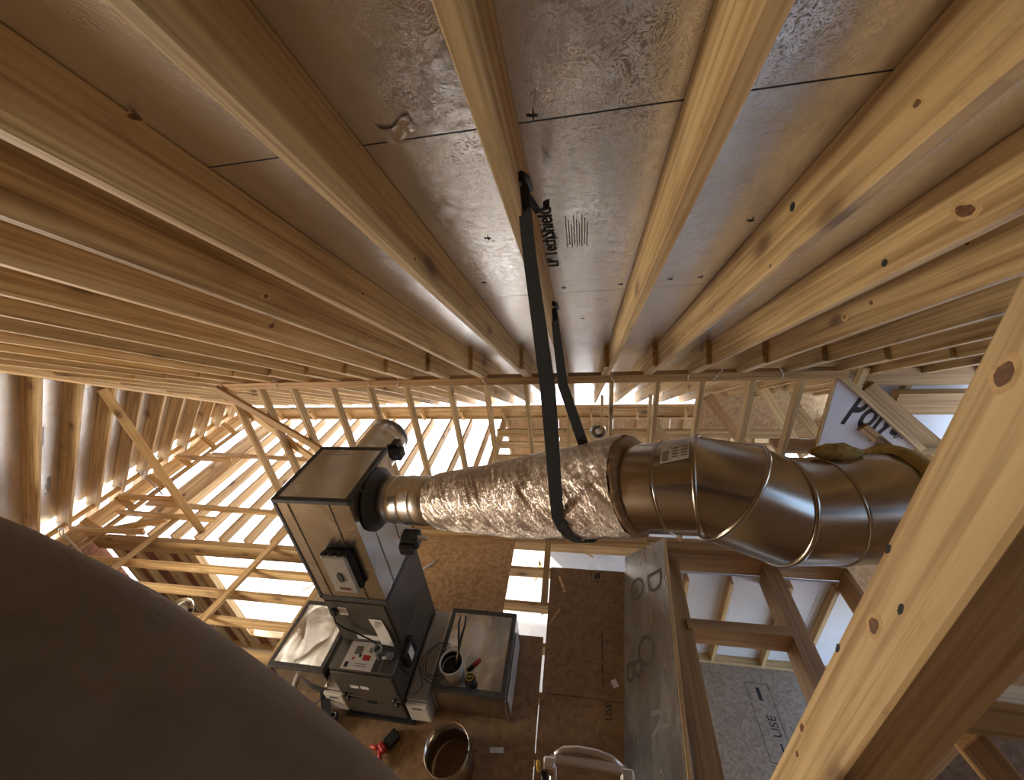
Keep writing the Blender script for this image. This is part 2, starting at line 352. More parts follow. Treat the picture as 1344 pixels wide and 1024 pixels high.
# bored holes with dark stain on the right hand rafters
for x, y, zc in ((0.62, 1.32, 3.735), (1.02, 1.50, 3.52)):
    mb = MB(); mb.loft([circle((x - 0.0195 - d, y, zc), V(0, 1, 0), V(0, 0, 1), r, 14) for d, r in ((0, 0.013), (0.0012, 0.012))]); mb.build('bored_hole', INK, ceiling)

ceiling_left = empty('ceiling_left', (-6, 3, 2), 'steep left roof slope of pine jack rafters over bright foil', kind='structure')
yj = [2.53 + 0.372 * k for k in range(-11, 10)]
XE = -7.75
for y in yj:
    xs_ = min(hip_x(y) - 0.03, -2.6)
    if y < Y0: xs_ = -3.1
    h = RD / 2
    board('jack_rafter', (xs_, y, zB(xs_, h)), (XE, y, zB(XE, h)), 0.038, RD, ceiling_left, PINE, V(0, 1, 0), bevel=0.003)
sl = [(-2.7, -3.4), (-3.4, -4.15), (-4.15, -4.9), (-4.9, -5.65), (-5.65, -6.4), (-6.4, -7.15), (-7.15, -7.3)]
for i, (x1, x0) in enumerate(sl):
    ys_ = [-1.6, 0.8, 3.1, 5.4, 6.9] if i % 2 else [-1.6, -0.4, 2.0, 4.3, 6.9]
    for ya, yb in zip(ys_, ys_[1:]):
        h = RD + TH / 2 + 0.001
        if x0 > hip_x(ya): continue
        board('deck_panel', (x1 - .0015, (ya + yb) / 2, zB(x1 - .0015, h)), (x0 + .0015, (ya + yb) / 2, zB(x0 + .0015, h)), (yb - ya) - 0.004, TH, ceiling_left, FOIL, V(0, 1, 0),
              cut=[((HIPK, 0, 0), HIPN)] if x1 > hip_x(yb) else None)
h = RD + TH + 0.012
board('roofing', (-2.6, 2.6, zB(-2.6, h)), (-7.32, 2.6, zB(-7.32, h)), 8.5, 0.012, ceiling_left, ROOFING, V(0, 1, 0), cut=[((HIPK + 0.02, 0, 0), HIPN)])
# hip rafter under both slopes
ya, yb = Y0, 6.3
pa, pb = V(hip_x(ya), ya, zA(ya) + 0.075), V(hip_x(yb), yb, zA(yb) + 0.075)
board('hip_rafter', pa, pb, 0.042, 0.215, ceiling_left, PINE2, bevel=0.003)
board('post', (-5.33, 3.12, 0.005), (-5.42, 3.12, zA(3.2) - 0.02), 0.089, 0.038, ceiling_left, PINE2, V(0.55, 0.83, 0), bevel=0.002)
for xq, yq in ((-5.95, 2.72), (-6.65, 2.80)):
    lettering('TechShield', 0.085, V(xq - 0.17, yq, zB(xq - 0.17, RD - 0.001)), -dB, V(0, -1, 0), INKG, ceiling_left)

# ------------------------------------------------------------------ knee wall under the main roof
wall_front = empty('wall_front', (-1, 3.38, 0), 'open pine stud knee wall holding up the rafters', kind='structure')
YK = 3.38; zt = zA(YK - 0.045) - 0.004
for k in range(2):
    board('top_plate', (-4.07, YK, zt - 0.02 - 0.039 * k), (2.24, YK, zt - 0.02 - 0.039 * k), 0.089, 0.038, wall_front, LVL, V(0, 1, 0), bevel=0.002)  # darker beam wood puts the backlit shade of the pine plates into colour
zs = zt - 0.079
for x in (-4.03, -3.61, -3.19, -2.70, -2.25, -1.83, -1.35, -0.96, -0.55, -0.14, 0.28, 0.70, 1.09, 1.51, 1.91):
    board('stud', (x, YK, 0.04), (x, YK, zs), 0.038, 0.089, wall_front, PINE, V(1, 0, 0), bevel=0.002)
board('bottom_plate', (-4.07, YK, 0.02), (2.24, YK, 0.02), 0.089, 0.038, wall_front, PINE, V(0, 1, 0))
board('brace', (-4.13, YK - 0.066, zs + 0.03), (-2.05, YK - 0.066, 0.50), 0.038, 0.089, wall_front, LVL, V(0, 1, 0), bevel=0.002)
board('brace', (-4.05, YK + 0.066, zs - 0.30), (-2.6, YK + 0.066, 0.22), 0.038, 0.089, wall_front, PINE2, V(0, 1, 0), bevel=0.002)
for j in range(8):                                   # wire hangers twisted on the plate
    x = (-3.36, -2.25, -0.97, 0.30, 0.98, 1.20, -1.9, 1.7)[j]
    w = MB(); pts = [V(x + 0.03 * math.sin(3.1 * t + j), YK - 0.05 - 0.012 * math.sin(9 * t), zt - 0.06 + 0.11 * t) for t in [q / 9 for q in range(10)]]
    w.tube(pts, 0.004, 5).build('wire_tie', ALU, wall_front)

# ------------------------------------------------------------------ attic floor: joists, beams, sheets
floor = empty('floor', (0, 1.5, 0), 'attic floor of pine joists partly covered with brown sheets', kind='structure')
JH = 0.14
def joist_x(y, x0, x1, top=-0.022, h=JH, w=0.038, mat=PINE2, name='joist'):
    board(name, (x0, y, top - h / 2), (x1, y, top - h / 2), w, h, floor, mat, V(0, 1, 0), bevel=0.002)
def joist_y(x, y0, y1, top=-0.022, h=JH, w=0.038, mat=PINE2, name='joist'):
    board(name, (x, y0, top - h / 2), (x, y1, top - h / 2), w, h, floor, mat, V(1, 0, 0), bevel=0.002)
joist_x(2.98, -7.15, -3.09, h=0.24, w=0.076, mat=PINE, name='beam')
for y in (2.64, 2.34, 2.04, 1.74, 1.44, 1.14, 0.84): joist_x(y, -7.15, -3.09)
joist_y(-3.045, 0.2, 3.30, h=0.24, w=0.085, mat=PINE, name='beam', top=0.02)
for y in (2.93, 2.51, 2.10, 1.69, 1.28, 0.87, 0.46): joist_x(y, -2.99, 0.72, mat=PINE2)
joist_x(3.33, -3.0, 0.80, h=0.15, w=0.07, mat=PINE2, name='header')
x = -6.65
for k in range(13):
    joist_y(x + 0.409 * k, 3.06 if x + .409 * k < -3.2 else 3.44, 6.20, mat=PINE2)
joist_y(-1.50, 3.44, 6.20, h=0.20, w=0.07, mat=PINE, name='beam')
for y in (3.9, 4.30, 4.68, 5.05, 5.43, 5.83): joist_x(y, -1.45, 3.6, mat=PINE)
# strongbacks lying flat on the joists
board('strongback', (-6.11, 1.75, -0.002), (-6.02, 3.42, -0.002), 0.089, 0.038, floor, PINE2, bevel=0.002)
board('strongback', (-4.22, 1.45, -0.002), (-4.05, 3.36, -0.002), 0.089, 0.038, floor, PINE2, bevel=0.002)
board('strongback', (-0.425, 2.50, -0.002), (-0.435, 3.33, -0.002), 0.07, 0.038, floor, PINE, bevel=0.002)
board('strongback', (-6.9, 3.62, 0.0), (-3.4, 3.50, 0.0), 0.089, 0.038, floor, PINE2, bevel=0.002)
board('strongback', (-7.0, 4.9, 0.0), (-3.9, 4.75, 0.0), 0.089, 0.038, floor, PINE2, bevel=0.002)
def sheet(x0, x1, y0, y1, mat, top=0.0, t=0.02):
    M = Matrix.Translation(((x0 + x1) / 2, (y0 + y1) / 2, top - t / 2))
    return MB().box((x0, y0, top - t), (x1, y1, top)).build('floor_panel', mat, floor, M)
sheet(-2.30, -0.845, 2.165, 3.275, OSB)
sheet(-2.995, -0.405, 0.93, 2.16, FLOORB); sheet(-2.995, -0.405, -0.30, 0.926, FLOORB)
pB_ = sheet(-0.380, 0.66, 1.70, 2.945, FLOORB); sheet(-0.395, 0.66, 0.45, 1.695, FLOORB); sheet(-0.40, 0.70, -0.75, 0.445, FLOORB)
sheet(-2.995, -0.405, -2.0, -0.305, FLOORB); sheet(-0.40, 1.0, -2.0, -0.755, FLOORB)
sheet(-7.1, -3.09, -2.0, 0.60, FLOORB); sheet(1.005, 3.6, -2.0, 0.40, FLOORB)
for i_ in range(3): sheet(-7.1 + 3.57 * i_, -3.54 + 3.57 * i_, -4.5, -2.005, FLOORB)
lettering('USE', 0.075, V(0.20, 1.56, 0.0005), V(0, 1, 0), V(-1, 0, 0), INK, pB_)
for k in range(5): MB().box((0.135 + 0.004 * k, 1.80 + .1 * k, 0.0), (0.145 + 0.004 * k, 1.88 + .1 * k, 0.0008)).build('lettering', INK, pB_)
fr = MB(); fr.box((0.07, 2.80, 0), (0.20, 2.805, 0.0008)); fr.box((0.07, 2.93, 0), (0.20, 2.935, 0.0008)); fr.box((0.07, 2.80, 0), (0.075, 2.935, 0.0008)); fr.box((0.195, 2.80, 0), (0.20, 2.935, 0.0008))
fr.box((0.11, 2.83, 0), (0.13, 2.90, 0.0008)); fr.box((0.14, 2.84, 0), (0.165, 2.91, 0.0008)); fr.build('lettering', INK, pB_)
# framed opening on the right
board('joist', (0.80, 0.55, 0.03), (0.905, 3.02, 0.03), 0.185, 0.24, floor, LVL, bevel=0.003)
board('joist', (1.80, 0.9, 0.03), (1.90, 3.02, 0.03), 0.15, 0.24, floor, LVL, bevel=0.003)
board('header', (0.80, 3.05, 0.18), (3.6, 3.05, 0.18), 0.09, 0.36, floor, LVL, V(0, 1, 0), bevel=0.003)
board('blocking', (0.92, 2.32, 0.06), (1.79, 2.32, 0.06), 0.09, 0.24, floor, LVL, V(0, 1, 0), bevel=0.003)
board('blocking', (0.86, 1.05, 0.03), (1.75, 1.05, 0.03), 0.09, 0.24, floor, LVL, V(0, 1, 0), bevel=0.003)
board('joist', (2.6, 0.0, 0.03), (2.6, 3.0, 0.03), 0.09, 0.24, floor, LVL, bevel=0.003)

# ------------------------------------------------------------------ left eave
wall_left = empty('wall_left', (-7.2, 3, 0), 'doubled pine eave plate and outriggers along the left side', kind='structure')
for k in range(2): board('top_plate', (-7.22 - .0 * k, -1.0, 0.31 - 0.039 * k), (-7.42, 6.3, 0.31 - 0.039 * k), 0.14, 0.038, wall_left, PINE2, bevel=0.002)
board('rim_board', (-7.10, -1.0, 0.09), (-7.28, 6.25, 0.09), 0.038, 0.235, wall_left, PINE2, bevel=0.002)
board('top_plate', (-7.00, 0.5, -0.01), (-7.10, 6.2, -0.01), 0.089, 0.038, wall_left, PINE2, bevel=0.002)
for k, y in enumerate([1.2, 1.7, 2.2, 2.62, 3.02, 3.5, 4.0, 4.55, 5.1, 5.6]):
    board('cripple', (-6.98 - .02 * k / 2, y, 0.0), (-7.12 - .015 * k, y, 0.24), 0.089, 0.038, wall_left, PINE2, V(0, 1, 0))
for i_ in range(3):
    board('soffit_board', (-6.55 - .02 * i_ - .16 * i_, 3.35, -0.20), (-6.68 - .16 * i_, 6.2, -0.20), 0.155, 0.02, wall_left, PINE2)
for y, d in ((3.1, .85), (3.75, .75), (4.75, .8)):
    board('brace', (-7.15, y - .25, 0.24), (-7.10 + d, y - .05, 0.03), 0.038, 0.089, wall_left, PINE2, bevel=0.002)
board('outrigger', (-7.1, 2.92, 0.06), (-6.15, 3.30, 0.03), 0.038, 0.089, wall_left, PINE2, bevel=0.002)
board('outrigger', (-7.1, 3.36, 0.05), (-5.3, 3.33, 0.03), 0.038, 0.089, wall_left, PINE2, bevel=0.002)
for p in ((-7.12, 2.75), (-7.2, 3.95)):
    w = MB(); w.tube([V(p[0] + 0.06 * math.sin(5 * t), p[1] + 0.05 * math.cos(7 * t), 0.30 + 0.05 * math.sin(11 * t)) for t in [q / 14 for q in range(15)]], 0.006, 5).build('wire_tie', ALU, wall_left)
    board('brace_metal', (p[0], p[1], 0.27), (p[0] + .35, p[1] - .12, -0.02), 0.02, 0.012, wall_left, ALU)

# ------------------------------------------------------------------ far eave and porch
wall_far = empty('wall_far', (-2, 6.3, 0), 'long pine eave header with framed wall beyond the joists', kind='structure')
board('header', (-7.3, 6.26, 0.10), (3.6, 6.26, 0.10), 0.09, 0.20, wall_far, PINE2, V(0, 1, 0), bevel=0.003)
board('top_plate', (-7.3, 6.26, -0.022), (3.6, 6.26, -0.022), 0.14, 0.04, wall_far, PINE2, V(0, 1, 0))
for x in [-6.4 + 0.82 * k for k in range(12)]:
    board('cripple', (x, 6.18, -0.02), (x, 6.10, 0.22), 0.038, 0.089, wall_far, PINE2, V(1, 0, 0))
for x in [-1.45 + 0.41 * k for k in range(13)]:
    board('stud', (x, 6.26, -2.83), (x, 6.26, -0.045), 0.038, 0.089, wall_far, PINE, V(1, 0, 0))
for k in range(5):
    x0 = -1.47 + 1.02 * k
    M = Matrix.Translation((x0 + .5, 6.315, -1.4))
    MB().box((x0, 6.305, -2.83), (x0 + 1.015, 6.318, 0.20)).build('sheathing_panel', OSB, wall_far, M)
# loose bracing in the far right of the attic
for a, b in (((1.55, 4.5, 1.35), (2.35, 4.5, 0.25)), ((2.1, 4.7, 1.55), (2.95, 4.7, 0.3)), ((2.5, 4.9, 1.3), (3.3, 4.9, 0.3)), ((0.9, 4.4, 1.05), (1.5, 4.4, 0.0)), ((2.4, 4.2, 1.35), (3.4, 4.2, 0.1))):
    board('brace', a, b, 0.038, 0.12, wall_far, PINE if a[0] % 2 < 1 else LVL, V(0, 1, 0), bevel=0.002)
for x in (0.3, 1.0, 1.7, 2.4):
    board('web_stud', (x, 5.2, 0.0), (x, 5.2, zA(5.2) - 0.01), 0.038, 0.089, wall_far, PINE, V(1, 0, 0))
board('purlin', (-1.4, 5.2, 0.32), (3.6, 5.2, 0.32), 0.038, 0.14, wall_far, PINE, V(0, 1, 0))
M = Matrix.Translation((2.6, 5.6, .6))
MB().box((1.75, 5.60, -0.0), (2.45, 5.612, 0.80)).build('sheathing_panel', OSB, wall_far, M)
MB().box((2.455, 5.60, -0.0), (3.6, 5.612, 0.80)).build('sheathing_panel', OSB, wall_far, M)

# lower storey seen between the joists
wall_porch = empty('wall_porch', (-5, 3.1, -2), 'lower storey wall of red brown strand board behind pale studs', kind='structure')
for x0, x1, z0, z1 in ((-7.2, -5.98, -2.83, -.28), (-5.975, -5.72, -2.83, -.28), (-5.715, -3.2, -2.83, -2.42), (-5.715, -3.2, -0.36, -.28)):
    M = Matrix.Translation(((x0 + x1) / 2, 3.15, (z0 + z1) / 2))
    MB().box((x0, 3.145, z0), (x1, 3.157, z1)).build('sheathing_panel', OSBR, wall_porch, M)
for x in (-7.15, -6.78, -6.36, -6.28, -5.93, -5.74, -5.70):
    board('stud', (x, 3.10, -2.80), (x, 3.10, -0.28), 0.038, 0.089, wall_porch, PINE2, V(1, 0, 0))
for x in (-5.3, -4.9, -4.5, -4.1, -3.7, -3.25):
    board('stud', (x, 3.10, -2.80), (x, 3.10, -2.44), 0.038, 0.089, wall_porch, PINE2, V(1, 0, 0))
board('sill', (-5.68, 3.10, -2.42), (-3.2, 3.10, -2.42), 0.089, 0.038, wall_porch, PINE2, V(0, 1, 0))
board('bottom_plate', (-7.2, 3.10, -2.815), (-3.2, 3.10, -2.815), 0.089, 0.038, wall_porch, PINE2, V(0, 1, 0))
board('trimmer', (-5.655, 3.10, -2.40), (-5.655, 3.10, -0.30), 0.038, 0.089, wall_porch, PINE2, V(1, 0, 0))

floor_ground = MB().box((-40, -30, -3.0), (40, 60, -2.85)).build('floor_ground', CONC, None, Matrix.Translation((0, 3, -2.9)))
tag(floor_ground, 'pale sunlit concrete slab and ground below the open joists', kind='structure')
# offcuts and scraps lying on the slab
for k in range(46):
    x = rnd.uniform(-7, 0.8); y = rnd.uniform(3.3, 8.5); a = rnd.uniform(0, 6.28); L = rnd.uniform(0.08, 0.5)
    o = board('wood_scrap', (x - L / 2 * math.cos(a), y - L / 2 * math.sin(a), -2.842), (x + L / 2 * math.cos(a), y + L / 2 * math.sin(a), -2.842), rnd.uniform(.015, .05), 0.014, floor_ground, (PINE2, INKG, INKB, OSB)[k % 4] if k % 3 else PINE2)

# stairwell on the right
wall_stair = empty('wall_stair', (1.8, 2.95, -1.5), 'white foam board stairwell wall with pale studs', kind='structure')
for k, (x0, x1) in enumerate(((0.8, 1.6), (1.605, 2.4), (2.405, 3.6))):
    M = Matrix.Translation(((x0 + x1) / 2, 3.02, -.8)); MB().box((x0, 2.985, -1.5), (x1, 3.005, 0.0)).build('foam_panel', FOAM, wall_stair, M)
for x in (1.08, 1.52, 2.08, 2.5): board('stud', (x, 2.94, -1.46), (x, 2.94, -0.01), 0.038, 0.089, wall_stair, PINE2, V(1, 0, 0))
board('bottom_plate', (0.8, 2.94, -1.48), (3.6, 2.94, -1.48), 0.089, 0.038, wall_stair, PINE2, V(0, 1, 0))
floor_stair = empty('floor_stair', (1.8, 2, -1.5), 'dusty grey brown floor sheet seen down through the stair opening', kind='structure')
for y0, y1 in ((0.6, 1.8), (1.804, 2.98)):
    MB().box((0.8, y0, -1.522), (3.6, y1, -1.50)).build('floor_panel', GREYB, floor_stair, Matrix.Translation((2, (y0 + y1) / 2, -1.5)))
lettering('USE', 0.12, V(2.02, 2.22, -1.4992), V(0, 1, 0), V(-1, 0, 0), INK, floor_stair)
f2 = MB()
for a, b in (((1.82, 2.0), (1.825, 2.72)), ((2.06, 2.0), (2.065, 2.72)), ((1.82, 2.0), (2.065, 2.005)), ((1.82, 2.72), (2.065, 2.725)), ((1.92, 2.55), (1.96, 2.68)), ((1.97, 2.08), (1.99, 2.17))):
    f2.box((a[0], a[1], -1.5), (b[0], b[1], -1.4992))
f2.build('lettering', INK, floor_stair)

# closing walls and back slope, out of the frame
ceiling_back = empty('ceiling_back', (0, -3, 3), 'rear roof slope behind the camera', kind='structure')
board('roof_slab', (-2, Y0 - 0.06, zA(Y0) + .24), (-2, -6.0, zA(Y0) + .24 - 5.15 * .667), 12.0, 0.03, ceiling_back, ROOFING, V(1, 0, 0))
wall_back = empty('wall_back', (-2, -1.6, 0), 'unseen rear sheathing added close behind the camera to cut light', kind='structure')  # added wall out of view, set close and dark to keep light off the post
for i_ in range(9):
    MB().box((-7.6 + 1.26 * i_, -1.62, -2.84), (-6.345 + 1.26 * i_, -1.60, 4.9)).build('sheathing_panel', FLOORB, wall_back, Matrix.Translation((-7 + 1.26 * i_, -1.6, 0)))
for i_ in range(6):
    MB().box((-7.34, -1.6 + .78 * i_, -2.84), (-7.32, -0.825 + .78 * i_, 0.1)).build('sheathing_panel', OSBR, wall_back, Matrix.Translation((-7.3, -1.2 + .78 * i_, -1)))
wall_right = empty('wall_right', (3.66, 2, 0), 'gable end sheathing of strand board on the right', kind='structure')
for y0, y1 in ((-4.5, -2), (-1.99, 0.4), (0.41, 2.8), (2.81, 5.2), (5.21, 6.3)):
    MB().box((3.64, y0, -0.1), (3.655, y1, max(0.4, min(zA(y1), zA(Y0)) - .05))).build('sheathing_panel', OSB, wall_right, Matrix.Translation((3.65, (y0 + y1) / 2, 1)))

# ------------------------------------------------------------------ near post and near sleeve
post = board('timber_post', (0.605, 0.505, -0.0 + 0.002), (0.605, 0.505, 4.22), 0.14, 0.14, None, PINE2, V(0, 1, 0), bevel=0.006)
for y, z, ry, rz in ((.535, 3.58, .017, .028), (.50, 3.15, .006, .016), (.525, 3.06, .018, .028), (.566, 3.22, .006, .014), (.566, 2.91, .006, .014), (.555, 2.58, .012, .022), (.535, 2.49, .010, .018)):
    knot(0.535, y, z, ry, rz, post, INK if rz < .017 else None)
tag(post, 'thick knotty pine post close by on the right, pale left face', 'post')
sil = [(-420, 590), (-250, 640), (-120, 690), (0, 748), (100, 802), (200, 868), (300, 940), (400, 1020), (490, 1098), (600, 1205), (700, 1310)]
sleeve_pts = []
for (px_, py_) in sil:
    d = 0.36; p = V(0, 0, CAMZ) + (RIGHT * ((px_ - 672) / 502.1) + DOWN * ((py_ - 512) / 502.1) + FWD) * d
    sleeve_pts.append(p)
R_ = 0.17
off = (-RIGHT * 0.58 + DOWN * 0.80).normalized()
mb = MB(); cen = [p + off * (R_ * 1.32) + FWD * 0.05 for p in sleeve_pts]
mb.tube(cen, R_, 48)
sl_o = mb.build('flexible_sleeve', CUFF, None, Matrix.Translation(cen[3]))
tag(sl_o, 'large dark grey brown rounded sleeve blurred close to the lens at lower left', 'sleeve')

# ------------------------------------------------------------------ furnace stack
FX0, FX1 = -2.00, -1.455
furnace = empty('furnace', (-1.73, 1.76, 0), 'upright dark grey furnace cabinet standing between two pale filter boxes', 'furnace')
def bx(name, lo, hi, mat, parent, bevel=0.0):
    M = Matrix.Translation([(a + b) / 2 for a, b in zip(lo, hi)])
    return MB().box(lo, hi).build(name, mat, parent, M, bevel)
bx('base_tray', (-2.04, 1.345, 0.0), (-1.41, 2.18, 0.025), BLACK, furnace, 0.004)
bx('cabinet', (FX0, 1.385, 0.026), (FX1, 2.16, 0.68), FURN, furnace, 0.006)
ld = bx('lower_door', (FX0 + 0.012, 1.366, 0.05), (FX1 - 0.012, 1.384, 0.32), FURN, furnace, 0.004)
ud = bx('upper_door', (FX0 + 0.012, 1.366, 0.328), (FX1 - 0.012, 1.384, 0.655), FURN, furnace, 0.004)
bx('badge', (-1.86, 1.362, 0.46), (-1.79, 1.3655, 0.495), PAPER, ud); bx('badge', (-1.77, 1.362, 0.46), (-1.70, 1.3655, 0.495), PAPER, ud)
for x, z in ((-1.94, 0.355), (-1.93, 0.295), (-1.51, 0.355), (-1.50, 0.285)):
    MB().tube([(x, 1.366, z), (x, 1.345, z)], 0.016, 12).build('door_latch', BLACK, ud if z > .3 else ld)
MB().box((-1.77, 1.355, 0.255), (-1.69, 1.366, 0.275)).build('handle', BLACK, ld)
gv = bx('gas_valve_box', (-1.452, 1.52, 0.52), (-1.40, 1.68, 0.70), BLACK, furnace, 0.005)
bx('rating_plate', (-1.3995, 1.56, 0.55), (-1.397, 1.62, 0.68), PAPER, gv)
coil = empty('coil_cabinet', (-1.73, 1.88, 0.68), 'dark grey coil cabinet stacked on top of the furnace', 'coil cabinet')
bx('cabinet', (FX0, 1.60, 0.682), (FX1, 2.16, 1.225), FURN, coil, 0.006)
bx('front_panel', (FX0 + 0.015, 1.590, 0.70), (FX1 - 0.03, 1.6005, 1.20), FURN, coil, 0.004)
bx('data_label', (-1.83, 1.5875, 0.74), (-1.56, 1.5900, 0.80), PAPER, coil)
bx('white_sticker', (-1.89, 1.5875, 1.05), (-1.82, 1.5900, 1.14), PAPER, coil)
M = Matrix.Translation((-1.60, 1.58, 0.9))
bk = MB(); bk.add([(-1.66, 1.586, 1.03), (-1.55, 1.586, 1.03), (-1.53, 1.582, 0.90), (-1.50, 1.555, 0.745), (-1.61, 1.56, 0.745), (-1.64, 1.584, 0.90)], [(0, 1, 2, 5), (5, 2, 3, 4)])
ht = bk.build('hanging_tag', PAPER, coil, M)
for k in range(6): bx('lettering', (-1.632 + .004 * k, 1.5835, 0.93 + .014 * k), (-1.565 + .002 * k, 1.5845, 0.936 + .014 * k), INKG, ht)
bx('plug', (-1.945, 1.555, 1.07), (-1.90, 1.59, 1.13), BLACK, coil, 0.005)
cable = MB(); cpts = [(-1.925, 1.56, 1.08), (-1.93, 1.55, 1.00), (-1.89, 1.56, 0.92), (-1.80, 1.565, 0.86), (-1.68, 1.56, 0.78), (-1.60, 1.54, 0.70), (-1.50, 1.50, 0.69), (-1.43, 1.47, 0.60), (-1.40, 1.48, 0.50)]
cable.tube(cpts, 0.006, 6).build('power_cable', BLACK, coil)
plen = empty('supply_plenum', (-1.73, 1.88, 1.23), 'tall galvanised supply plenum box on the coil cabinet with black taped seams', 'plenum')
PZ0, PZ1 = 1.228, 2.235
bx('sheet_box', (FX0, 1.60, PZ0), (FX1, 2.165, PZ1), PLENM, plen, 0.002)
e = 0.006; tw = 0.028
for name, lo, hi in (('front', (FX0 - e, 1.60 - e, PZ1 - tw), (FX1 + e, 1.60 + tw, PZ1 + e)), ('back', (FX0 - e, 2.165 - tw, PZ1 - tw), (FX1 + e, 2.165 + e, PZ1 + e)),
                     ('left', (FX0 - e, 1.60 + tw, PZ1 - tw), (FX0 + tw, 2.165 - tw, PZ1 + e)), ('right', (FX1 - tw, 1.60 + tw, PZ1 - tw), (FX1 + e, 2.165 - tw, PZ1 + e))):
    bx('sealed_edge', lo, hi, MASTIC, plen, 0.004)
bx('sealed_edge', (FX0 - e, 1.60 - e, PZ0), (FX0 + 0.02, 1.60 + 0.02, PZ1 - tw), MASTIC, plen, 0.003)
bx('sealed_edge', (FX0 - e, 1.60 - e, PZ0 - 0.0), (FX1 + e, 1.604, PZ0 + 0.035), MASTIC, plen, 0.003)
bx('sealed_edge', (FX1 - 0.01, 1.604, PZ0), (FX1 + e, 2.165 + e, PZ0 + 0.035), MASTIC, plen, 0.003)
for x in (-1.90, -1.60): bx('standing_seam', (x, 1.593, PZ0 + .036), (x + 0.006, 1.5995, PZ1 - tw), GALV, plen)
for y in (1.75, 1.98): bx('standing_seam', (FX1 + .0005, y, PZ0 + .036), (FX1 + 0.006, y + 0.006, PZ1 - tw), GALV, plen)
for k in range(7): bx('lettering', (-1.93 + .035 * k, 2.075, PZ1 + .0002), (-1.905 + .035 * k, 2.085, PZ1 + .0012), INKG, plen)
for k in range(4): bx('lettering', (-1.90 + .04 * k, 2.11, PZ1 + .0002), (-1.87 + .04 * k, 2.118, PZ1 + .0012), INKG, plen)
# control box on the plenum front
ctl = empty('damper_control_box', (-1.66, 1.56, 1.45), 'pale grey plastic control box with an oval badge on the plenum front', 'control box')
bx('back_housing', (-1.77, 1.553, 1.45), (-1.555, 1.598, 1.80), BLACK, ctl, 0.008)
cv = bx('cover', (-1.768, 1.525, 1.43), (-1.572, 1.5535, 1.80), LGREY, ctl, 0.012)
ob = MB(); ob.loft([circle((-1.67, 1.5255, 1.60), V(1, 0, 0), V(0, 0, 1), 0.024, 24, 0.05), circle((-1.67, 1.518, 1.60), V(1, 0, 0), V(0, 0, 1), 0.021, 24, 0.047)]); ob.build('oval_badge', MASTIC, cv)
bx('red_tag', (-1.71, 1.522, 1.465), (-1.63, 1.5248, 1.49), plain('dull_red', (0.20, 0.05, 0.03)), cv)
for x in (-1.76, -1.70, -1.64, -1.59): bx('conduit_clip', (x, 1.53, 1.801), (x + 0.035, 1.56, 1.818), BLACK, ctl, 0.004)

# round duct run
k = 56
def ring(c, axis, r, jit=None):
    a = Vector(axis).normalized(); u = a.orthogonal().normalized(); u = (V(0, 0, 1) - a * a.z).normalized(); w = a.cross(u)
    return circle(c, u, w, r, k)
duct = empty('supply_duct', (-0.07, 1.37, 2.59), 'long round supply duct rising from plenum, foil wrapped then bare steel elbow', 'duct')
C0 = V(-1.45, 1.875, 2.005); C1 = V(-1.30, 1.86, 2.02); C2 = V(-0.93, 1.735, 2.145); C3 = V(-0.07, 1.37, 2.59); C4 = V(0.2, 1.26, 2.74)
# flange
mb = MB(); mb.loft([circle(C0 + V(d, 0, 0), V(0, 1, 0), V(0, 0, 1), r, k) for d, r in ((0.002, 0.222), (0.014, 0.220), (0.020, 0.190), (0.065, 0.172), (0.07, 0.15))]); mb.build('collar_flange', MASTIC, duct)
def bead(rings, c, ax, r, h=0.004):
    for d, q in ((-0.03, 0), (-0.007, 0), (-0.006, 0.0005), (-0.003, h), (0.003, h), (0.006, 0.0005), (0.007, 0), (0.03, 0)): rings.append(ring(c + ax * d, ax, r + q))
rings = []; ax0 = V(1, -0.08, 0.06).normalized(); ax1 = (C2 - C1).normalized()
P0 = C0 + V(0.06, 0, 0.002)
for t in (0.0, 0.28, 0.5, 0.72, 1.0):
    c = P0.lerp(C2 + ax1 * 0.06, t); a = ax0.lerp(ax1, min(1, t * 1.5)).normalized()
    if 0 < t < 1: bead(rings, c, a, 0.158)
    else: rings.append(ring(c, a, 0.158))
MB().loft(rings).build('start_collar', GALV, duct)
# insulation sleeve
rings = []; n_ = 230; I0 = C2 + ax1 * 0.05; axm = (C4 - C2).normalized(); k = 96
for i in range(n_ + 1):
    t = i / n_; c = I0.lerp(C4, t)
    c = c + (V(0, 0, -0.02) * math.sin(math.pi * t))
    r = 0.163 + 0.037 * min(1, t / 0.6) ** 0.8
    rr = ring(c, axm, 1.0); out = []
    for j, p in enumerate(rr):
        d = (p - c); ang = j / k
        w = (1 - abs(noise.noise(V(i * 0.22 + abs(ang - .5) * 34, ang * 5.0, 1.3)) * 2.2)) * 0.0085 + noise.noise(V(i * 0.05, ang * 9, 7.7)) * 0.006
        w += 0.004 * noise.noise(d * 6 + c * 9)
        out.append(c + d * (r + w))
    rings.append(out)
MB().loft(rings, caps=False).build('foil_insulation', WRAP, duct)
rings = []
for d, r in ((0.0, 0.200), (0.014, 0.203), (0.026, 0.192), (0.024, 0.140)):
    rr = ring(C4 + axm * d, axm, 1.0); out = []
    for j, p in enumerate(rr): q = p - (C4 + axm * d); out.append(C4 + axm * d + q * (r + 0.008 * noise.noise(V(j * .25, r * 40, d * 90))))
    rings.append(out)
MB().loft(rings, caps=False).build('wool_edge', WOOLB, duct)
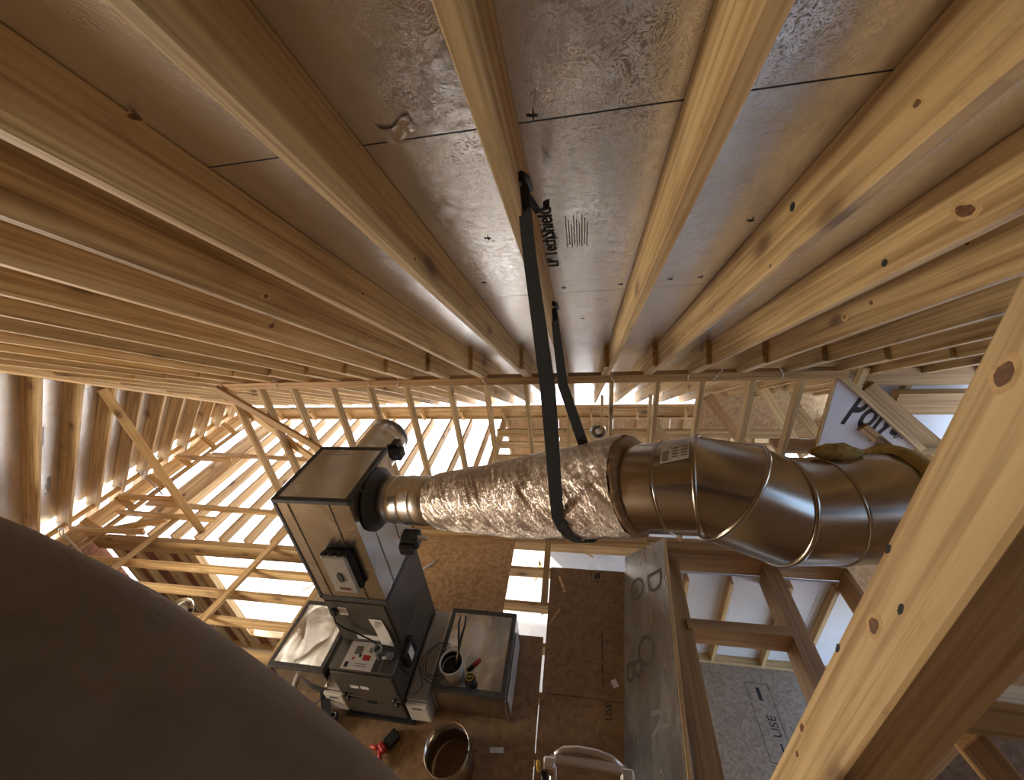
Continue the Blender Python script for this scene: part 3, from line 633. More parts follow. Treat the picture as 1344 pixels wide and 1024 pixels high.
# bare steel pipe and adjustable elbow
k = 64
def cpt(x, y, d): return V(0, 0, CAMZ) + (RIGHT * ((x - 672) / 502.1) + DOWN * ((y - 512) / 502.1) + FWD) * d
def gore(c, tilt, r, depth=0.0):
    if isinstance(tilt, tuple): tilt, depth = tilt
    a = (RIGHT + DOWN * tilt + FWD * depth).normalized(); v = (FWD - a * FWD.dot(a)).normalized(); u = a.cross(v)
    s = math.sqrt(1 + tilt * tilt) if depth == 0 else 1.0
    return a, [c + v * (r * math.cos(2 * math.pi * j / k)) + u * (r * s * math.sin(2 * math.pi * j / k)) for j in range(k)]
GR = 0.180
st = [(cpt(775, 643, 1.70), (-0.27, -0.83), GR - .006), (cpt(880, 639, 1.47), (-0.27, -0.83), GR - .006), (cpt(920, 637, 1.41), (-0.10, -0.62), GR), (cpt(957, 645, 1.385), (0.62, -0.22), GR * 1.10), (cpt(1018, 669, 1.36), 0.17, GR * 1.02), (cpt(1080, 669, 1.345), -0.06, GR), (cpt(1180, 663, 1.32), 0.0, GR * 1.02)]
for i in range(len(st) - 1):
    rings = []
    (c0, t0, r0), (c1, t1, r1) = st[i], st[i + 1]
    a0, g0 = gore(c0, t0, r0); a1, g1 = gore(c1, t1, r1)
    for t in (0.0, 0.04, 0.5, 0.96, 1.0):
        rings.append([p.lerp(q, t) for p, q in zip(g0, g1)])
    MB().loft(rings, caps=(i in (0, len(st) - 2))).build('pipe_section' if i in (0, 1, 5) else 'elbow_gore', GALVD, duct)
    if i > 0:
        # raised crimped seam where two sections swivel
        mb = MB(); pts = [p + (p - c0).normalized() * 0.001 for p in g0] ; rr = []
        for j in range(k):
            p = pts[j]; tng = (pts[(j + 1) % k] - pts[j - 1]).normalized(); nrm = (p - c0).normalized(); b_ = tng.cross(nrm)
            rr.append([p + (nrm * math.cos(q) + b_ * math.sin(q) * 1.3) * (0.0065 if 2 <= i <= 4 else 0.003) for q in [2 * math.pi * s_ / 8 for s_ in range(8)]])
        rr.append(rr[0]); mb.loft(rr, caps=False).build('crimped_seam', GALVD, duct)
# sticker on the pipe
def surf(px_, py_, c, r):
    """point of the pipe surface as seen along the sight line"""
    d = (RIGHT * ((px_ - 672) / 502.1) + DOWN * ((py_ - 512) / 502.1) + FWD).normalized(); o = V(0, 0, CAMZ)
    ax = (st[2][0] - st[1][0]).normalized(); w0 = o - c; dp = d - ax * d.dot(ax); wp = w0 - ax * w0.dot(ax)
    A_, B_, C_ = dp.dot(dp), 2 * dp.dot(wp), wp.dot(wp) - r * r; t = (-B_ - math.sqrt(max(0, B_ * B_ - 4 * A_ * C_))) / (2 * A_)
    return o + d * t
lab = MB(); g = []
for i in range(5):
    for j in range(7):
        u, v = j / 6, i / 4
        g.append(surf(868 + 38 * u + (-2) * v, 587 - 8 * u + 22 * v, st[1][0], GR + 0.0015))
lab.add(g, [(a * 7 + b, a * 7 + b + 1, a * 7 + b + 8, a * 7 + b + 7) for a in range(4) for b in range(6)], True)
lab_o = lab.build('paper_label', PAPER, duct)
def lab_bar(u0, u1, v0, v1):
    m_ = MB(); q = []
    for u, v in ((u0, v0), (u1, v0), (u1, v1), (u0, v1)): q.append(surf(868 + 38 * u - 2 * v, 587 - 8 * u + 22 * v, st[1][0], GR + 0.0028))
    m_.add(q, [(0, 1, 2, 3)]); m_.build('barcode_print', INK, lab_o)
for i in range(6): lab_bar(0.05 + 0.04 * i, 0.07 + 0.04 * i, 0.3, 0.9)
lab_bar(0.33, 0.35, 0.05, 0.95); lab_bar(0.65, 0.66, 0.05, 0.95)
for i in range(4): lab_bar(0.40, 0.60, 0.2 + .17 * i, 0.25 + .17 * i); lab_bar(0.70, 0.93, 0.2 + .17 * i, 0.25 + .17 * i)
# dampers
for nm, c, s in (('damper_actuator', V(-1.13, 1.70, 1.925), 1), ):
    pass
act = empty('damper_actuator', (-1.15, 1.66, 1.86), 'black damper motor clipped to the side duct collar', 'damper motor')
bx('housing', (-1.19, 1.60, 1.83), (-1.07, 1.70, 1.93), BLACK, act, 0.012); bx('cover', (-1.20, 1.575, 1.80), (-1.10, 1.66, 1.89), BLACK, act, 0.012)
bx('label_plate', (-1.065, 1.62, 1.90), (-1.0, 1.63, 1.94), LGREY, act, 0.002)
rear = empty('rear_duct_stub', (-1.74, 2.45, 1.97), 'short round steel duct stub behind the top of the plenum', 'duct')
rings = []; k = 48
for y in (2.172, 2.30, 2.42, 2.54, 2.66): 
    c = V(-1.735, y, 1.985 + (y - 2.17) * 0.02)
    if 2.2 < y < 2.6: bead(rings, c, V(0, 1, 0), 0.172, 0.003)
    else: rings.append(ring(c, V(0, 1, 0), 0.172))
MB().loft(rings).build('pipe', GALV, rear)
rings = [ring(V(-1.735, y, 1.995), V(0, 1, 0), r) for y, r in ((2.661, .178), (2.675, .178), (2.69, 0.150))]
MB().loft(rings).build('end_cap', GALV, rear)
act2 = empty('damper_actuator', (-1.5, 2.36, 2.06), 'black damper motor on the short rear duct stub', 'damper motor')
bx('housing', (-1.545, 2.30, 2.00), (-1.45, 2.40, 2.09), BLACK, act2, 0.012); bx('cover', (-1.56, 2.37, 2.03), (-1.50, 2.46, 2.12), BLACK, act2, 0.008); bx('mount_bracket', (-1.575, 2.29, 2.02), (-1.55, 2.42, 2.05), BLACK, act2, 0.003)

# hanging strap
strap = empty('hanging_strap', (-0.15, 1.3, 3.8), 'long black webbing strap slung from a rafter under the foil wrapped duct', 'strap')
def ribbon(pts, wdir, w, name, parent, th=0.003):
    pts = [Vector(p) for p in pts]; wdir = Vector(wdir).normalized(); rings = []
    for i, p in enumerate(pts):
        t = (pts[min(i + 1, len(pts) - 1)] - pts[max(i - 1, 0)]).normalized(); s_ = (wdir - t * wdir.dot(t)).normalized(); nn = t.cross(s_)
        ww = w[i] if isinstance(w, list) else w
        rings.append([p + s_ * ww / 2 + nn * th / 2, p - s_ * ww / 2 + nn * th / 2, p - s_ * ww / 2 - nn * th / 2, p + s_ * ww / 2 - nn * th / 2])
    return MB().loft(rings, smooth=False).build(name, STRAP, parent)
SC = C3 + axm * 0.03; 
def around(deg, r=0.2115):
    u = (V(0, 0, 1) - axm * axm.z).normalized(); w = axm.cross(u)      # w points towards the far side
    if w.y < 0: w = -w
    q = math.radians(deg); return SC + V(0, 0, -.012) + axm * 0.04 + u * (r * math.cos(q)) + w * (r * math.sin(q))
front = [V(-0.128, 0.99, 3.86), V(-0.125, 1.01, 3.70), V(-0.105, 1.06, 3.30)] + [around(a) for a in (-80, -95, -110, -130, -150, -170, -190, -210, -230, -250, -270, -290, -302)] + [V(-0.09, 1.66, 3.0), V(-0.115, 1.76, 3.22), V(-0.128, 1.795, 3.345)]
ribbon(front, V(1, -.2, .2), [0.03, 0.035, 0.05] + [0.052] * 13 + [0.05, 0.04, 0.03], 'webbing', strap)
MB().tube([V(-0.128, .975, 3.88), V(-0.12, .99, 3.875), V(-0.115, 1.005, 3.85)], 0.012, 8).build('screw_hook', BLACK, strap)
MB().tube([V(-0.128, 1.78, 3.37), V(-0.115, 1.80, 3.36), V(-0.11, 1.82, 3.335)], 0.012, 8).build('screw_hook', BLACK, strap)
ribbon([V(-0.12, 1.0, 3.84), V(-0.10, 1.05, 3.80), V(-0.085, 1.12, 3.80), V(-0.09, 1.2, 3.82)], V(1, 0, .3), 0.018, 'loose_tail', strap)
# wall where the duct ends, on the right
wall_duct = empty('wall_duct', (1.2, 1.2, 2.7), 'boxed wall end and yellow glass wool where the duct enters', kind='structure')
cE = st[6][0]
rings = []
for d, r in ((-0.05, 0.178), (-0.045, 0.196), (-0.01, 0.206), (0.02, 0.19)):
    rr = gore(cE + RIGHT * d, 0, 1.0)[1]; out = []
    for j, p in enumerate(rr): q = p - (cE + RIGHT * d); out.append(cE + RIGHT * d + q * (r + 0.012 * noise.noise(V(j * .35, r * 30, 3))))
    rings.append(out)
MB().loft(rings, caps=False).build('glass_wool', WOOL, wall_duct)
pz = cE + RIGHT * 0.02
bx('sheathing_panel', (1.06, 0.92, 2.35), (1.075, 1.34, 2.93), GREYB, wall_duct)
mb = MB(); c = cpt(1095, 596, 1.33); rings = []
for i in range(9):
    t = i / 8; r = 0.032 * math.sin(math.pi * (0.1 + 0.8 * t)); cc = c + V(-0.07 + 0.16 * t, 0.01, 0.0)
    rings.append([cc + V(0, math.cos(q), math.sin(q)) * (r * (1 + 0.5 * noise.noise(V(i * .9, q * 2, 0)))) for q in [2 * math.pi * s_ / 14 for s_ in range(14)]])
mb.loft(rings).build('glass_wool', WOOL, wall_duct)

# ------------------------------------------------------------------ foam sheet with lettering, right end of the knee wall
ins = empty('insulation_board', (2.6, 3.46, 1.35), 'white foil faced insulation board with big black printed lettering by the duct', 'insulation board')
poly = [(2.235, 2.14), (2.255, 1.34), (3.06, 1.34), (3.03, 1.42)]
mb = MB(); n4 = len(poly); vs = [(x, 3.442, z) for x, z in poly] + [(x, 3.465, z) for x, z in poly]
mb.add(vs, [(0, 1, 2, 3), (7, 6, 5, 4)] + [(i, (i + 1) % 4, (i + 1) % 4 + 4, i + 4) for i in range(4)])
sheet_o = mb.build('foam_sheet', FOAM, ins, Matrix.Translation((2.6, 3.45, 1.7)))
dn = V(0.69, 0, 0.74).normalized()
tr = V(0.965, 0, -0.26)
lettering('Polyshield', 0.47, V(2.365, 3.4405, 1.645), tr, V(0.26, 0, 0.965), INK, sheet_o, bold=0.010, cut=[((2.235, 0, 2.12), dn)], sx=0.55)
lettering('EPS INSULATION', 0.075, V(2.845, 3.4405, 1.475), V(1, 0, -.08), V(0.08, 0, 1), INK, sheet_o, bold=0.001, cut=[((2.235, 0, 2.12), dn)], sx=.8)
board('edge_strip', (2.20, 3.43, 2.185), (3.10, 3.43, 1.37), 0.055, 0.05, ins, PINE, V(0, 1, 0), bevel=0.002)
board('edge_strip', (2.225, 3.455, 2.13), (2.245, 3.455, 1.34), 0.03, 0.022, ins, PINE, V(0, 1, 0))
rb = empty('wall_side', (2.8, 3.6, 1.7), 'dark boxed pine framing at the right end of the knee wall', kind='structure')
board('beam', (2.50, 3.62, 2.045), (3.6, 3.62, 2.045), 0.09, 0.18, rb, LVL, V(0, 1, 0), bevel=0.002)
board('stud', (2.46, 3.56, 1.70), (2.50, 3.56, 2.16), 0.05, 0.05, rb, PINE)
board('beam', (2.83, 3.58, 1.78), (3.6, 3.58, 1.78), 0.09, 0.22, rb, LVL, V(0, 1, 0))
board('brace', (2.55, 3.545, 1.96), (3.5, 3.545, 1.15), 0.04, 0.14, rb, LVL, V(0, 1, 0))
board('beam', (1.9, 3.52, 1.315), (3.6, 3.52, 1.315), 0.2, 0.038, rb, LVL, V(0, 1, 0))
bx('foam_panel', (2.5, 3.75, 1.2), (3.6, 3.77, 2.0), FOAM, rb)
board('stud', (2.9, 3.70, 1.2), (3.0, 3.70, 1.98), 0.05, 0.06, rb, PINE)
board('brace', (2.55, 3.42, 1.61), (2.84, 3.42, 1.37), 0.03, 0.09, rb, LVL, V(0, 1, 0))

# framing by the post, bottom right corner
tr_ = empty('trim_1', (1.35, 0.85, 2.1), 'short dark pine framing boards right of the near post', kind='structure')
board('rail', cpt(1235, 918, 1.15), cpt(1420, 945, 1.15), 0.09, 0.10, tr_, LVL, -DOWN.cross(RIGHT), bevel=0.003)
board('brace', cpt(1268, 965, 1.18), cpt(1370, 1090, 1.18), 0.038, 0.09, tr_, LVL, FWD, bevel=0.003)
board('ledge', cpt(1240, 948, 1.14), cpt(1420, 972, 1.14), 0.04, 0.02, tr_, PINE, FWD)
board('stud', cpt(1150, 1060, 1.5), cpt(1420, 780, 1.5), 0.05, 0.10, tr_, PINE2, FWD)
bb = MB(); c0_ = [cpt(1180, 1040, 1.56), cpt(1300, 930, 1.56), cpt(1420, 900, 1.56), cpt(1420, 1100, 1.56), cpt(1200, 1100, 1.56)]
bb.add(c0_ + [p + FWD * .02 for p in c0_], [(0, 1, 2, 3, 4), (9, 8, 7, 6, 5)] + [(i, (i + 1) % 5, (i + 1) % 5 + 5, i + 5) for i in range(5)])
bb.build('backing_panel', GREYB, tr_, Matrix.Translation(c0_[0]))

# ------------------------------------------------------------------ leaning foil faced panel
pan = empty('foil_faced_board', (0.6, 1.8, 0), 'leaning foil faced wall board with dark printed letters beside brown floor', 'board')
q0, q1, q2, q3 = V(0.215, 0.80, 0.002), V(0.455, 3.14, 0.002), V(0.825, 3.04, 0.45), V(0.585, 0.70, 0.45)
nn = (q1 - q0).cross(q3 - q0).normalized(); nn = nn if nn.x > 0 else -nn
mb = MB(); t_ = nn * 0.02
mb.add([q0, q1, q2, q3, q0 + t_, q1 + t_, q2 + t_, q3 + t_], [(0, 1, 2, 3), (7, 6, 5, 4), (0, 1, 5, 4), (1, 2, 6, 5), (2, 3, 7, 6), (3, 0, 4, 7)])
Mp = frame((q0 + q2) / 2, q1 - q0, q3 - q0); pan_sheet = mb.build('board_sheet', PANF, pan, Mp)
board('edge_strip', q3 + t_ * .5 + V(0, 0, .008), q2 + t_ * .5 + V(0, 0, .008), 0.03, 0.022, pan, PINE2, bevel=0.002)
alng = (q1 - q0).normalized(); upp = (q3 - q0) - alng * (q3 - q0).dot(alng); upp.normalize()
for ch, a_, b_ in (('D', 0.86, 0.56), ('O', 0.86, 0.15), ('A', 0.17, 0.52), ('R', 0.36, 0.50), ('D', 0.02, 0.50), ('O', 0.60, 0.30), ('B', 0.52, 0.05)):
    p = q0.lerp(q1, a_).lerp(q3.lerp(q2, a_), b_) - nn * 0.0012
    lettering(ch, 0.28, p, -alng, upp, INKG, pan_sheet, sx=1.25)

# ------------------------------------------------------------------ things round the furnace
def filter_box(x0, x1, label):
    f = empty('filter_cabinet', ((x0 + x1) / 2, 1.77, 0.026), label, 'filter cabinet', 'pale filter cabinets beside the furnace')
    bx('housing', (x0, 1.405, 0.026), (x1, 2.15, 0.29), LGREY, f, 0.004)
    dr_ = bx('door', (x0 - 0.003, 1.37, 0.03), (x1 + 0.003, 1.404, 0.275), WHITE, f, 0.008)
    bx('pull_slot', (x0 + 0.05, 1.366, 0.225), (x1 - 0.05, 1.3705, 0.24), MASTIC, dr_, 0.001)
    bx('top_flange', (x1 - 0.02, 1.405, 0.2905), (x1, 2.15, 0.305), GALV, f); bx('top_flange', (x0, 1.405, 0.2905), (x0 + 0.02, 2.15, 0.305), GALV, f)
filter_box(-2.185, -2.012, 'pale filter cabinet on the left side of the grey furnace')
filter_box(-1.443, -1.265, 'pale filter cabinet between the grey furnace and the right metal box')
def tin_box(name, lo, hi, label, taper=0.0):
    t = empty(name, ((lo[0] + hi[0]) / 2, (lo[1] + hi[1]) / 2, lo[2]), label, 'metal box')
    mb = MB(); g = []; nx, ny = 12, 12; top = []
    x0, y0, z0 = lo; x1, y1, z1 = hi
    mb.box(lo, (hi[0], hi[1], hi[2] - 0.004)); mb.build('sheet_body', DENT, t, Matrix.Translation(((x0 + x1) / 2, (y0 + y1) / 2, z0)))
    mb = MB()
    for i in range(ny + 1):
        for j in range(nx + 1):
            u, v = j / nx, i / ny
            d = -0.03 * math.exp(-((u - .45) ** 2 + (v - .6) ** 2) * 14) + 0.012 * noise.noise(V(u * 3, v * 3, x0)) * min(1, 8 * u * (1 - u)) * min(1, 8 * v * (1 - v)) * 2
            d += -0.006 * abs((u + v * 0.9) - 1.0) * 0
            top.append((x0 + (x1 - x0) * u, y0 + (y1 - y0) * v, z1 + d * min(1, 10 * u * (1 - u)) * min(1, 10 * v * (1 - v))))
    mb.add(top, [(a * (nx + 1) + b, a * (nx + 1) + b + 1, (a + 1) * (nx + 1) + b + 1, (a + 1) * (nx + 1) + b) for a in range(ny) for b in range(nx)], True)
    mb.build('dented_top', DENT, t, Matrix.Translation(((x0 + x1) / 2, (y0 + y1) / 2, z1)))
    e = 0.004; w = 0.035
    bx('taped_edge', (x0 - e, y1 - w, z1 - w), (x1 + e, y1 + e, z1 + e), TAPE, t, 0.002); bx('taped_edge', (x0 - e, y0 - e, z1 - w), (x1 + e, y0 + w, z1 + e), TAPE, t, 0.002)
    bx('taped_edge', (x0 - e, y0 + w, z1 - w), (x0 + w, y1 - w, z1 + e), TAPE, t, 0.002); bx('taped_edge', (x1 - w, y0 + w, z1 - w), (x1 + e, y1 - w, z1 + e), TAPE, t, 0.002)
    bx('drive_cleat', (x1 - 0.01, y0 - 0.012, z0), (x1 + 0.012, y0 - 0.0045, z1 - w), GALV, t)
    bx('drive_cleat', (x0 + 0.0, y0 - 0.012, z0), (x0 + 0.02, y0 - 0.0045, z1 - w), GALV, t)
    return t
rbx = tin_box('return_box', (-1.245, 1.47, 0.0), (-0.635, 2.14, 0.36), 'dented galvanised return box right of the furnace with bucket on top')
bx('white_flange', (-0.630, 1.50, 0.03), (-0.618, 2.05, 0.24), WHITE, rbx)
tin_box('return_box', (-2.745, 1.47, 0.0), (-2.215, 2.06, 0.40), 'dented galvanised return box left of the furnace by open joists')

paper = bx('instruction_sheet', (-1.90, 1.39, 0.681), (-1.64, 1.595, 0.684), PAPER, None)
paper = paper; tag(paper, 'white printed instruction sheet lying on the furnace ledge', 'paper')
WM[paper.name] = paper.matrix_basis.copy()
for (x0, x1, y0, y1, mt) in ((-1.88, -1.85, 1.40, 1.44, INK), (-1.84, -1.78, 1.50, 1.56, INKG), (-1.75, -1.69, 1.46, 1.50, RED), (-1.79, -1.77, 1.48, 1.5, INK), (-1.8, -1.7, 1.43, 1.435, INKG), (-1.8, -1.7, 1.415, 1.42, INKG), (-1.72, -1.66, 1.52, 1.56, INKG), (-1.84, -1.82, 1.46, 1.475, RED)):
    bx('print', (x0, y0, 0.6842), (x1, y1, 0.6850), mt, paper)
trap = empty('drain_fitting', (-1.58, 1.50, 0.684), 'grey plastic drain pipe fitting standing on the furnace ledge', 'pipe fitting')
PGR = plain('grey_plastic', (0.22, 0.23, 0.23), 0.5)
mb = MB(); rings = [ring_ for ring_ in [circle((-1.605, 1.50, z), V(1, 0, 0), V(0, 1, 0), r, 20) for z, r in ((0.684, 0.03), (0.76, 0.03), (0.76, 0.036), (0.80, 0.036), (0.80, 0.026), (0.77, 0.026))]]
mb.loft(rings).build('socket', PGR, trap)
MB().tube([V(-1.58, 1.50, 0.71), V(-1.54, 1.50, 0.71), V(-1.50, 1.50, 0.71)], 0.026, 16).build('side_arm', PGR, trap)
MB().box((-1.58, 1.40, 0.684), (-1.57, 1.48, 0.686)).build('flap', PGR, trap)

bucket = empty('mud_bucket', (-1.08, 1.62, 0.345), 'small white round tub with a dark inside on the metal box', 'bucket')
cb = V(-1.08, 1.60, 0.345)
mb = MB(); mb.loft([circle(cb + V(0, 0, z), V(1, 0, 0), V(0, 1, 0), r, 32) for z, r in ((0.012, 0.075), (0.16, 0.092), (0.17, 0.098), (0.18, 0.098), (0.18, 0.088), (0.17, 0.086), (0.06, 0.078), (0.055, 0.0))], caps=True); mb.build('tub', WHITE, bucket)
mb = MB(); mb.loft([circle(cb + V(0, 0, z), V(1, 0, 0), V(0, 1, 0), r, 32) for z, r in ((0.060, 0.0775), (0.10, 0.081), (0.168, 0.0855))], caps=False); mb.add(circle(cb + V(0, 0, 0.10), V(1, 0, 0), V(0, 1, 0), 0.081, 32), [tuple(range(32))]); mb.build('dark_contents', BLACK, bucket)
sn = empty('tin_snips', (-1.05, 1.70, 0.45), 'pair of black handled snips leaning out of the white tub', 'snips')
for s in (-1, 1):
    MB().tube([V(-1.04, 1.63, 0.47), V(-1.035, 1.70, 0.55), V(-1.035 + 0.012 * s, 1.76, 0.60), V(-1.035 + 0.028 * s, 1.84, 0.64), V(-1.035 + 0.022 * s, 1.90, 0.66)], [0.006, 0.01, 0.009, 0.008, 0.006], 8).build('handle', BLACK, sn)
MB().tube([V(-1.05, 1.60, 0.45), V(-1.045, 1.66, 0.505), V(-1.035, 1.71, 0.555)], [0.006, 0.012, 0.008], 8).build('blade', ALU, sn)
mk = empty('marker_pen', (-0.92, 1.66, 0.36), 'slim black and red marker pen lying on the metal box', 'pen')
MB().tube([V(-0.975, 1.625, 0.372), V(-0.90, 1.705, 0.372)], 0.011, 10).build('cap', BLACK, mk); MB().tube([V(-0.935, 1.668, 0.3715), V(-0.885, 1.722, 0.3715)], 0.0118, 10).build('barrel', RED, mk)
tm = empty('tape_measure', (-0.93, 1.54, 0.36), 'black and yellow tape measure lying on the metal box', 'tape measure')
M = Matrix.Translation((-0.925, 1.545, 0.39)); MB().loft([[V(-0.925, 1.545, z) + V(math.cos(q) * .05, math.sin(q) * .05, 0) for q in [2 * math.pi * j / 7 + .4 for j in range(7)]] for z in (0.362, 0.41)], smooth=False).build('case', BLACK, tm, M, 0.004)
rings = [circle((-0.932, 1.565, 0.4105), V(1, 0, 0), V(0, 1, 0), r, 24) for r in (0.033, 0.028)]; rings = rings + [circle((-0.932, 1.565, 0.413), V(1, 0, 0), V(0, 1, 0), 0.028, 24), circle((-0.932, 1.565, 0.413), V(1, 0, 0), V(0, 1, 0), 0.033, 24)]
MB().loft(rings, caps=False, smooth=False).build('yellow_ring', YEL, tm)
bx('yellow_ring', (-0.95, 1.562, 0.4105), (-0.915, 1.569, 0.413), YEL, tm)
wire = empty('thermostat_wire', (-1.28, 1.7, 0.35), 'loose loop of thin black wire between furnace and metal box', 'wire')
for q in range(3):
    pts = [V(-1.24 + 0.15 * math.cos(a_ + q) * (1 - .12 * q), 1.66 + 0.16 * math.sin(a_ + q) * (1 - .15 * q), 0.37 + 0.02 * math.sin(2 * a_ + q)) for a_ in [1.0 + 0.28 * j for j in range(17)]]
    MB().tube(pts, 0.0035, 5).build('strand', BLACK, wire)
MB().tube([V(-1.38, 1.60, 0.58), V(-1.35, 1.55, 0.45), V(-1.33, 1.50, 0.33), V(-1.36, 1.45, 0.31), V(-1.40, 1.43, 0.31)], 0.003, 5).build('strand', BLACK, wire)

# floor clutter
rt = empty('red_snips_pack', (-1.6, 1.2, 0), 'red and black hand tool lying on the brown floor before the furnace', 'tool')
M = Matrix.Translation((-1.56, 1.23, 0.03)) @ Matrix.Rotation(-0.6, 4, 'Z')
mb = MB(); mb.box((-0.045, -0.055, -0.028), (0.045, 0.055, 0.02)); mb.v = [M @ v for v in mb.v]; mb.build('battery', BLACK, rt, M, 0.008)
mb = MB(); mb.box((-0.045, -0.10, -0.028), (0.03, -0.056, 0.03)); mb.v = [M @ v for v in mb.v]; mb.build('body', RED, rt, M, 0.01)
MB().tube([V(-1.62, 1.18, 0.03), V(-1.67, 1.16, 0.03), V(-1.72, 1.17, 0.02)], [0.02, 0.018, 0.008], 8).build('grip', RED, rt)
MB().tube([V(-1.62, 1.15, 0.03), V(-1.60, 1.10, 0.03), V(-1.59, 1.06, 0.02)], [0.02, 0.018, 0.008], 8).build('grip', RED, rt)
pipe = empty('duct_offcut', (-1.0, 1.14, 0), 'open round galvanised pipe piece standing on the floor before the boxes', 'pipe')
mb = MB(); mb.loft([circle((-1.015, 1.14, z), V(1, 0, 0), V(0, 1, 0), r, 48) for z, r in ((0.003, 0.165), (0.05, 0.165), (0.30, 0.165), (0.30, 0.162), (0.003, 0.162))], caps=False); mb.build('shell', GALVD, pipe)
for z in (0.08, 0.22):
    mb = MB(); mb.loft([circle((-1.015, 1.14, z + d), V(1, 0, 0), V(0, 1, 0), r, 48) for d, r in ((-.006, .1655), (0, .169), (.006, .1655))], caps=False); mb.build('bead', GALVD, pipe)
mb = MB(); mb.box((-0.855, 1.13, 0.003), (-0.850, 1.15, 0.30)); mb.build('lock_seam', GALVD, pipe)
def scrap(px0, y0, L, w, ang, label, mat=PAPER, name='paper_scrap', cat='scrap'):
    M = Matrix.Translation((px0, y0, 0.004)) @ Matrix.Rotation(ang, 4, 'Z')
    mb = MB(); mb.add([(-L / 2, -w / 2, 0), (0, -w / 2, 0.006), (L / 2, -w / 2, 0), (L / 2, w / 2, 0), (0, w / 2, 0.006), (-L / 2, w / 2, 0)], [(0, 1, 4, 5), (1, 2, 3, 4)])
    mb.add([(-L / 2, -w / 2, -.003), (0, -w / 2, 0.003), (L / 2, -w / 2, -.003), (L / 2, w / 2, -.003), (0, w / 2, 0.003), (-L / 2, w / 2, -.003)], [(5, 4, 1, 0), (4, 3, 2, 1)])
    mb.v = [M @ v for v in mb.v]; o = mb.build(name, mat, None, M); tag(o, label, cat); return o
scrap(-0.70, 1.27, 0.11, 0.035, 0.1, 'small white paper scrap on the brown floor right of the round pipe piece')
scrap(-2.08, 1.20, 0.03, 0.13, 0.0, 'narrow white paper strip on the floor left of the red tool')
scrap(-2.68, 1.40, 0.04, 0.13, -0.3, 'white paper strip below the left metal box')
scrap(0.24, 1.83, 0.05, 0.06, 0.4, 'crumpled white scrap at the foot of the leaning board')
scrap(-0.31, 2.37, 0.015, 0.20, -0.55, 'thin pale wood sliver on the brown floor sheet', PINE2, 'wood_sliver', 'wood sliver')
scrap(-0.25, 2.74, 0.03, 0.20, 0.35, 'broad pale wood shaving near the far end of the brown sheet', PINE2, 'wood_shaving', 'wood shaving')
sh = MB(); sh.tube([V(-1.93, 2.78, .006), V(-1.87, 2.80, .012), V(-1.80, 2.86, .014), V(-1.76, 2.95, .008)], [0.004, 0.012, 0.012, 0.004], 6); o = sh.build('wood_shaving', PAPER, None, Matrix.Translation((-1.85, 2.84, 0))); tag(o, 'curled white shaving on the strand board behind the furnace', 'wood shaving')
bag = empty('tape_pile', (-2.3, 1.3, 0), 'crumpled black and grey duct tape rolls and strips on the floor', 'tape')
ribbon([V(-2.52, 1.26, 0.02), V(-2.40, 1.30, 0.05), V(-2.28, 1.36, 0.12), V(-2.20, 1.40, 0.22)], V(0.3, 1, 0), 0.07, 'tape_strip', bag)
ribbon([V(-2.12, 1.16, 0.01), V(-2.14, 1.24, 0.05), V(-2.17, 1.32, 0.14), V(-2.20, 1.40, 0.24)], V(1, 0.2, 0), 0.08, 'tape_strip', bag)
mb = MB(); mb.loft([circle((-2.22, 1.22, z), V(1, 0, 0), V(0, 1, 0), r, 24) for z, r in ((.003, .06), (.06, .06), (.06, .04), (.003, .04))], caps=False); mb.build('tape_roll', TAPE, bag)
mb = MB(); mb.loft([circle((-2.13, 1.30, z), V(1, 0, .3), V(0, 1, 0), r, 24) for z, r in ((.02, .045), (.06, .045), (.06, .03), (.02, .03))], caps=False); mb.build('tape_roll', BLACK, bag)
mb = MB(); mb.add([(-2.28, 1.20, .012), (-2.20, 1.26, .10), (-2.10, 1.24, .02), (-2.16, 1.14, .012), (-2.30, 1.34, .06)], [(0, 1, 2, 3), (0, 4, 1)]); mb.build('crumpled_sheet', LGREY, bag)
ribbon([V(-2.40, 1.43, 0.34), V(-2.30, 1.40, 0.30), V(-2.20, 1.40, 0.24), V(-2.18, 1.40, 0.12)], V(0, 0, 1), 0.11, 'tape_strip', bag)

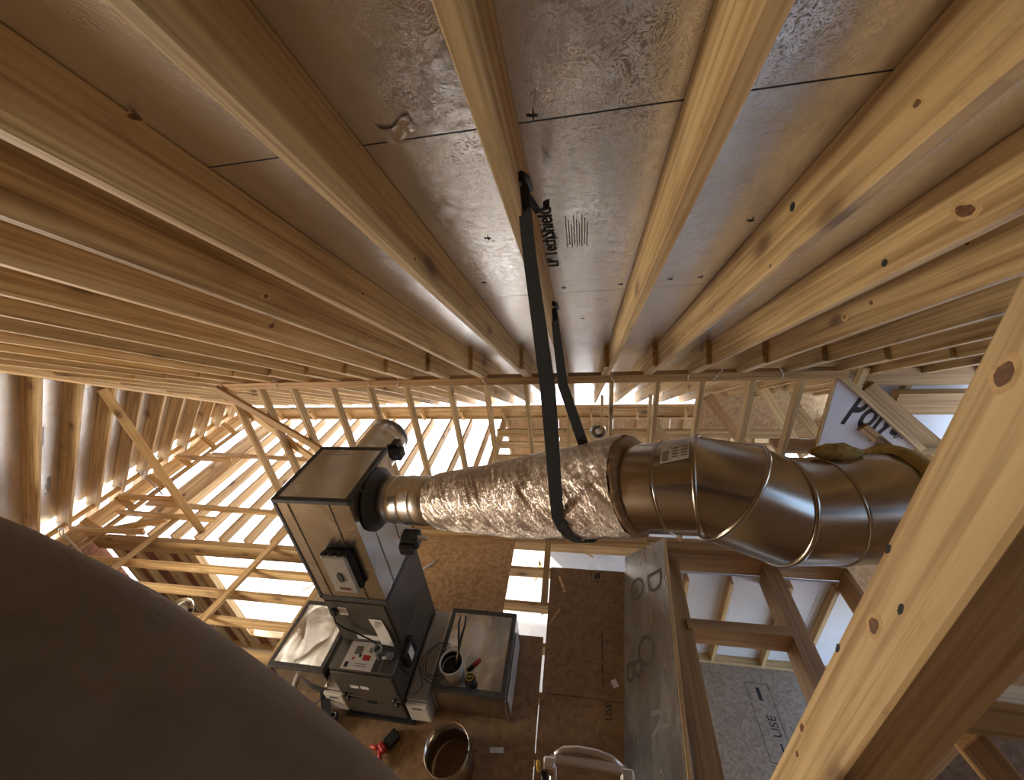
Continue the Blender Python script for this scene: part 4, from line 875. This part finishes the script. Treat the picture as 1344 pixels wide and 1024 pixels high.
lad = empty('aluminium_ladder', (0, 0.75, 0), 'top of an aluminium folding ladder at the bottom of the view', 'ladder')
LZ = 1.30
for s in (-1, 1):
    MB().tube([V(0.0 + 0.175 * s, 0.845, LZ), V(0.195 * s, 0.62, 0.02)], 0.019, 12).build('rail', ALU, lad)
    MB().tube([V(0.0 + 0.215 * s, 0.79, LZ - .03), V(0.235 * s, 0.56, 0.02)], 0.016, 12).build('outer_rail', BLACK, lad)
    bx('hinge', (0.19 * s - 0.03, 0.80, LZ - .08), (0.19 * s + 0.03, 0.85, LZ + .01), ALU, lad, 0.008)
bx('lock_knob', (-0.255, 0.80, LZ - .06), (-0.235, 0.83, LZ + .01), YEL, lad, 0.006)
MB().tube([V(-0.165, 0.86, LZ), V(-0.12, 0.885, LZ + .005), V(-0.05, 0.893, LZ + .01), V(0.05, 0.89, LZ + .01), V(0.12, 0.878, LZ + .005), V(0.165, 0.85, LZ)], 0.014, 10).build('top_bow', ALU, lad)
bx('top_rung', (-0.165, 0.825, LZ - .02), (0.165, 0.865, LZ + .012), ALU, lad, 0.006)
for kk in range(1, 5):
    t = kk / 5; bx('rung', (-0.175, 0.845 - .22 * t - .02, LZ * (1 - t) - .012), (0.175, 0.845 - .22 * t + .02, LZ * (1 - t) + .012), ALU, lad, 0.004)

def work_light(loc, axis, r, label):
    w = empty('work_light', loc, label, 'lamp', 'bare clip on lamps hung in the framing')
    a = Vector(axis).normalized(); u = a.orthogonal().normalized(); v = a.cross(u); c = Vector(loc)
    mb = MB(); mb.loft([circle(c + a * (d * r), u, v, q * r, 24) for d, q in ((-.9, .2), (-.75, .42), (-.45, .72), (0, .95), (0.05, 1.0), (0.05, .96), (-.4, .68), (-.7, .4))], caps=False); mb.build('reflector', GLASS, w)
    mb = MB(); mb.loft([circle(c + a * (d * r), u, v, q * r, 16) for d, q in ((-.7, .15), (-.45, .2), (-.2, .33), (0.0, .36), (.15, .26), (.22, .02))]); mb.build('bulb', WHITE, w)
    MB().tube([c - a * r * .85, c - a * r * 1.5, c - a * r * 1.9 + V(0.02, 0, 0.03)], r * .16, 10).build('socket', BLACK, w)
    MB().tube([c - a * r * 1.9 + V(0.02, 0, 0.03), c - a * r * 2.3 + V(.05, 0, .1), c - a * r * 2.5 + V(.05, .02, .25)], 0.006, 6).build('cord', BLACK, w)
work_light((-4.46, 2.02, 0.06), (0.25, -0.4, 0.8), 0.13, 'silver clip lamp between the joists beside the dark sleeve')
work_light((0.24, 5.1, 0.42), (-0.1, -0.7, 0.6), 0.13, 'silver clip lamp in the far framing just above the duct')
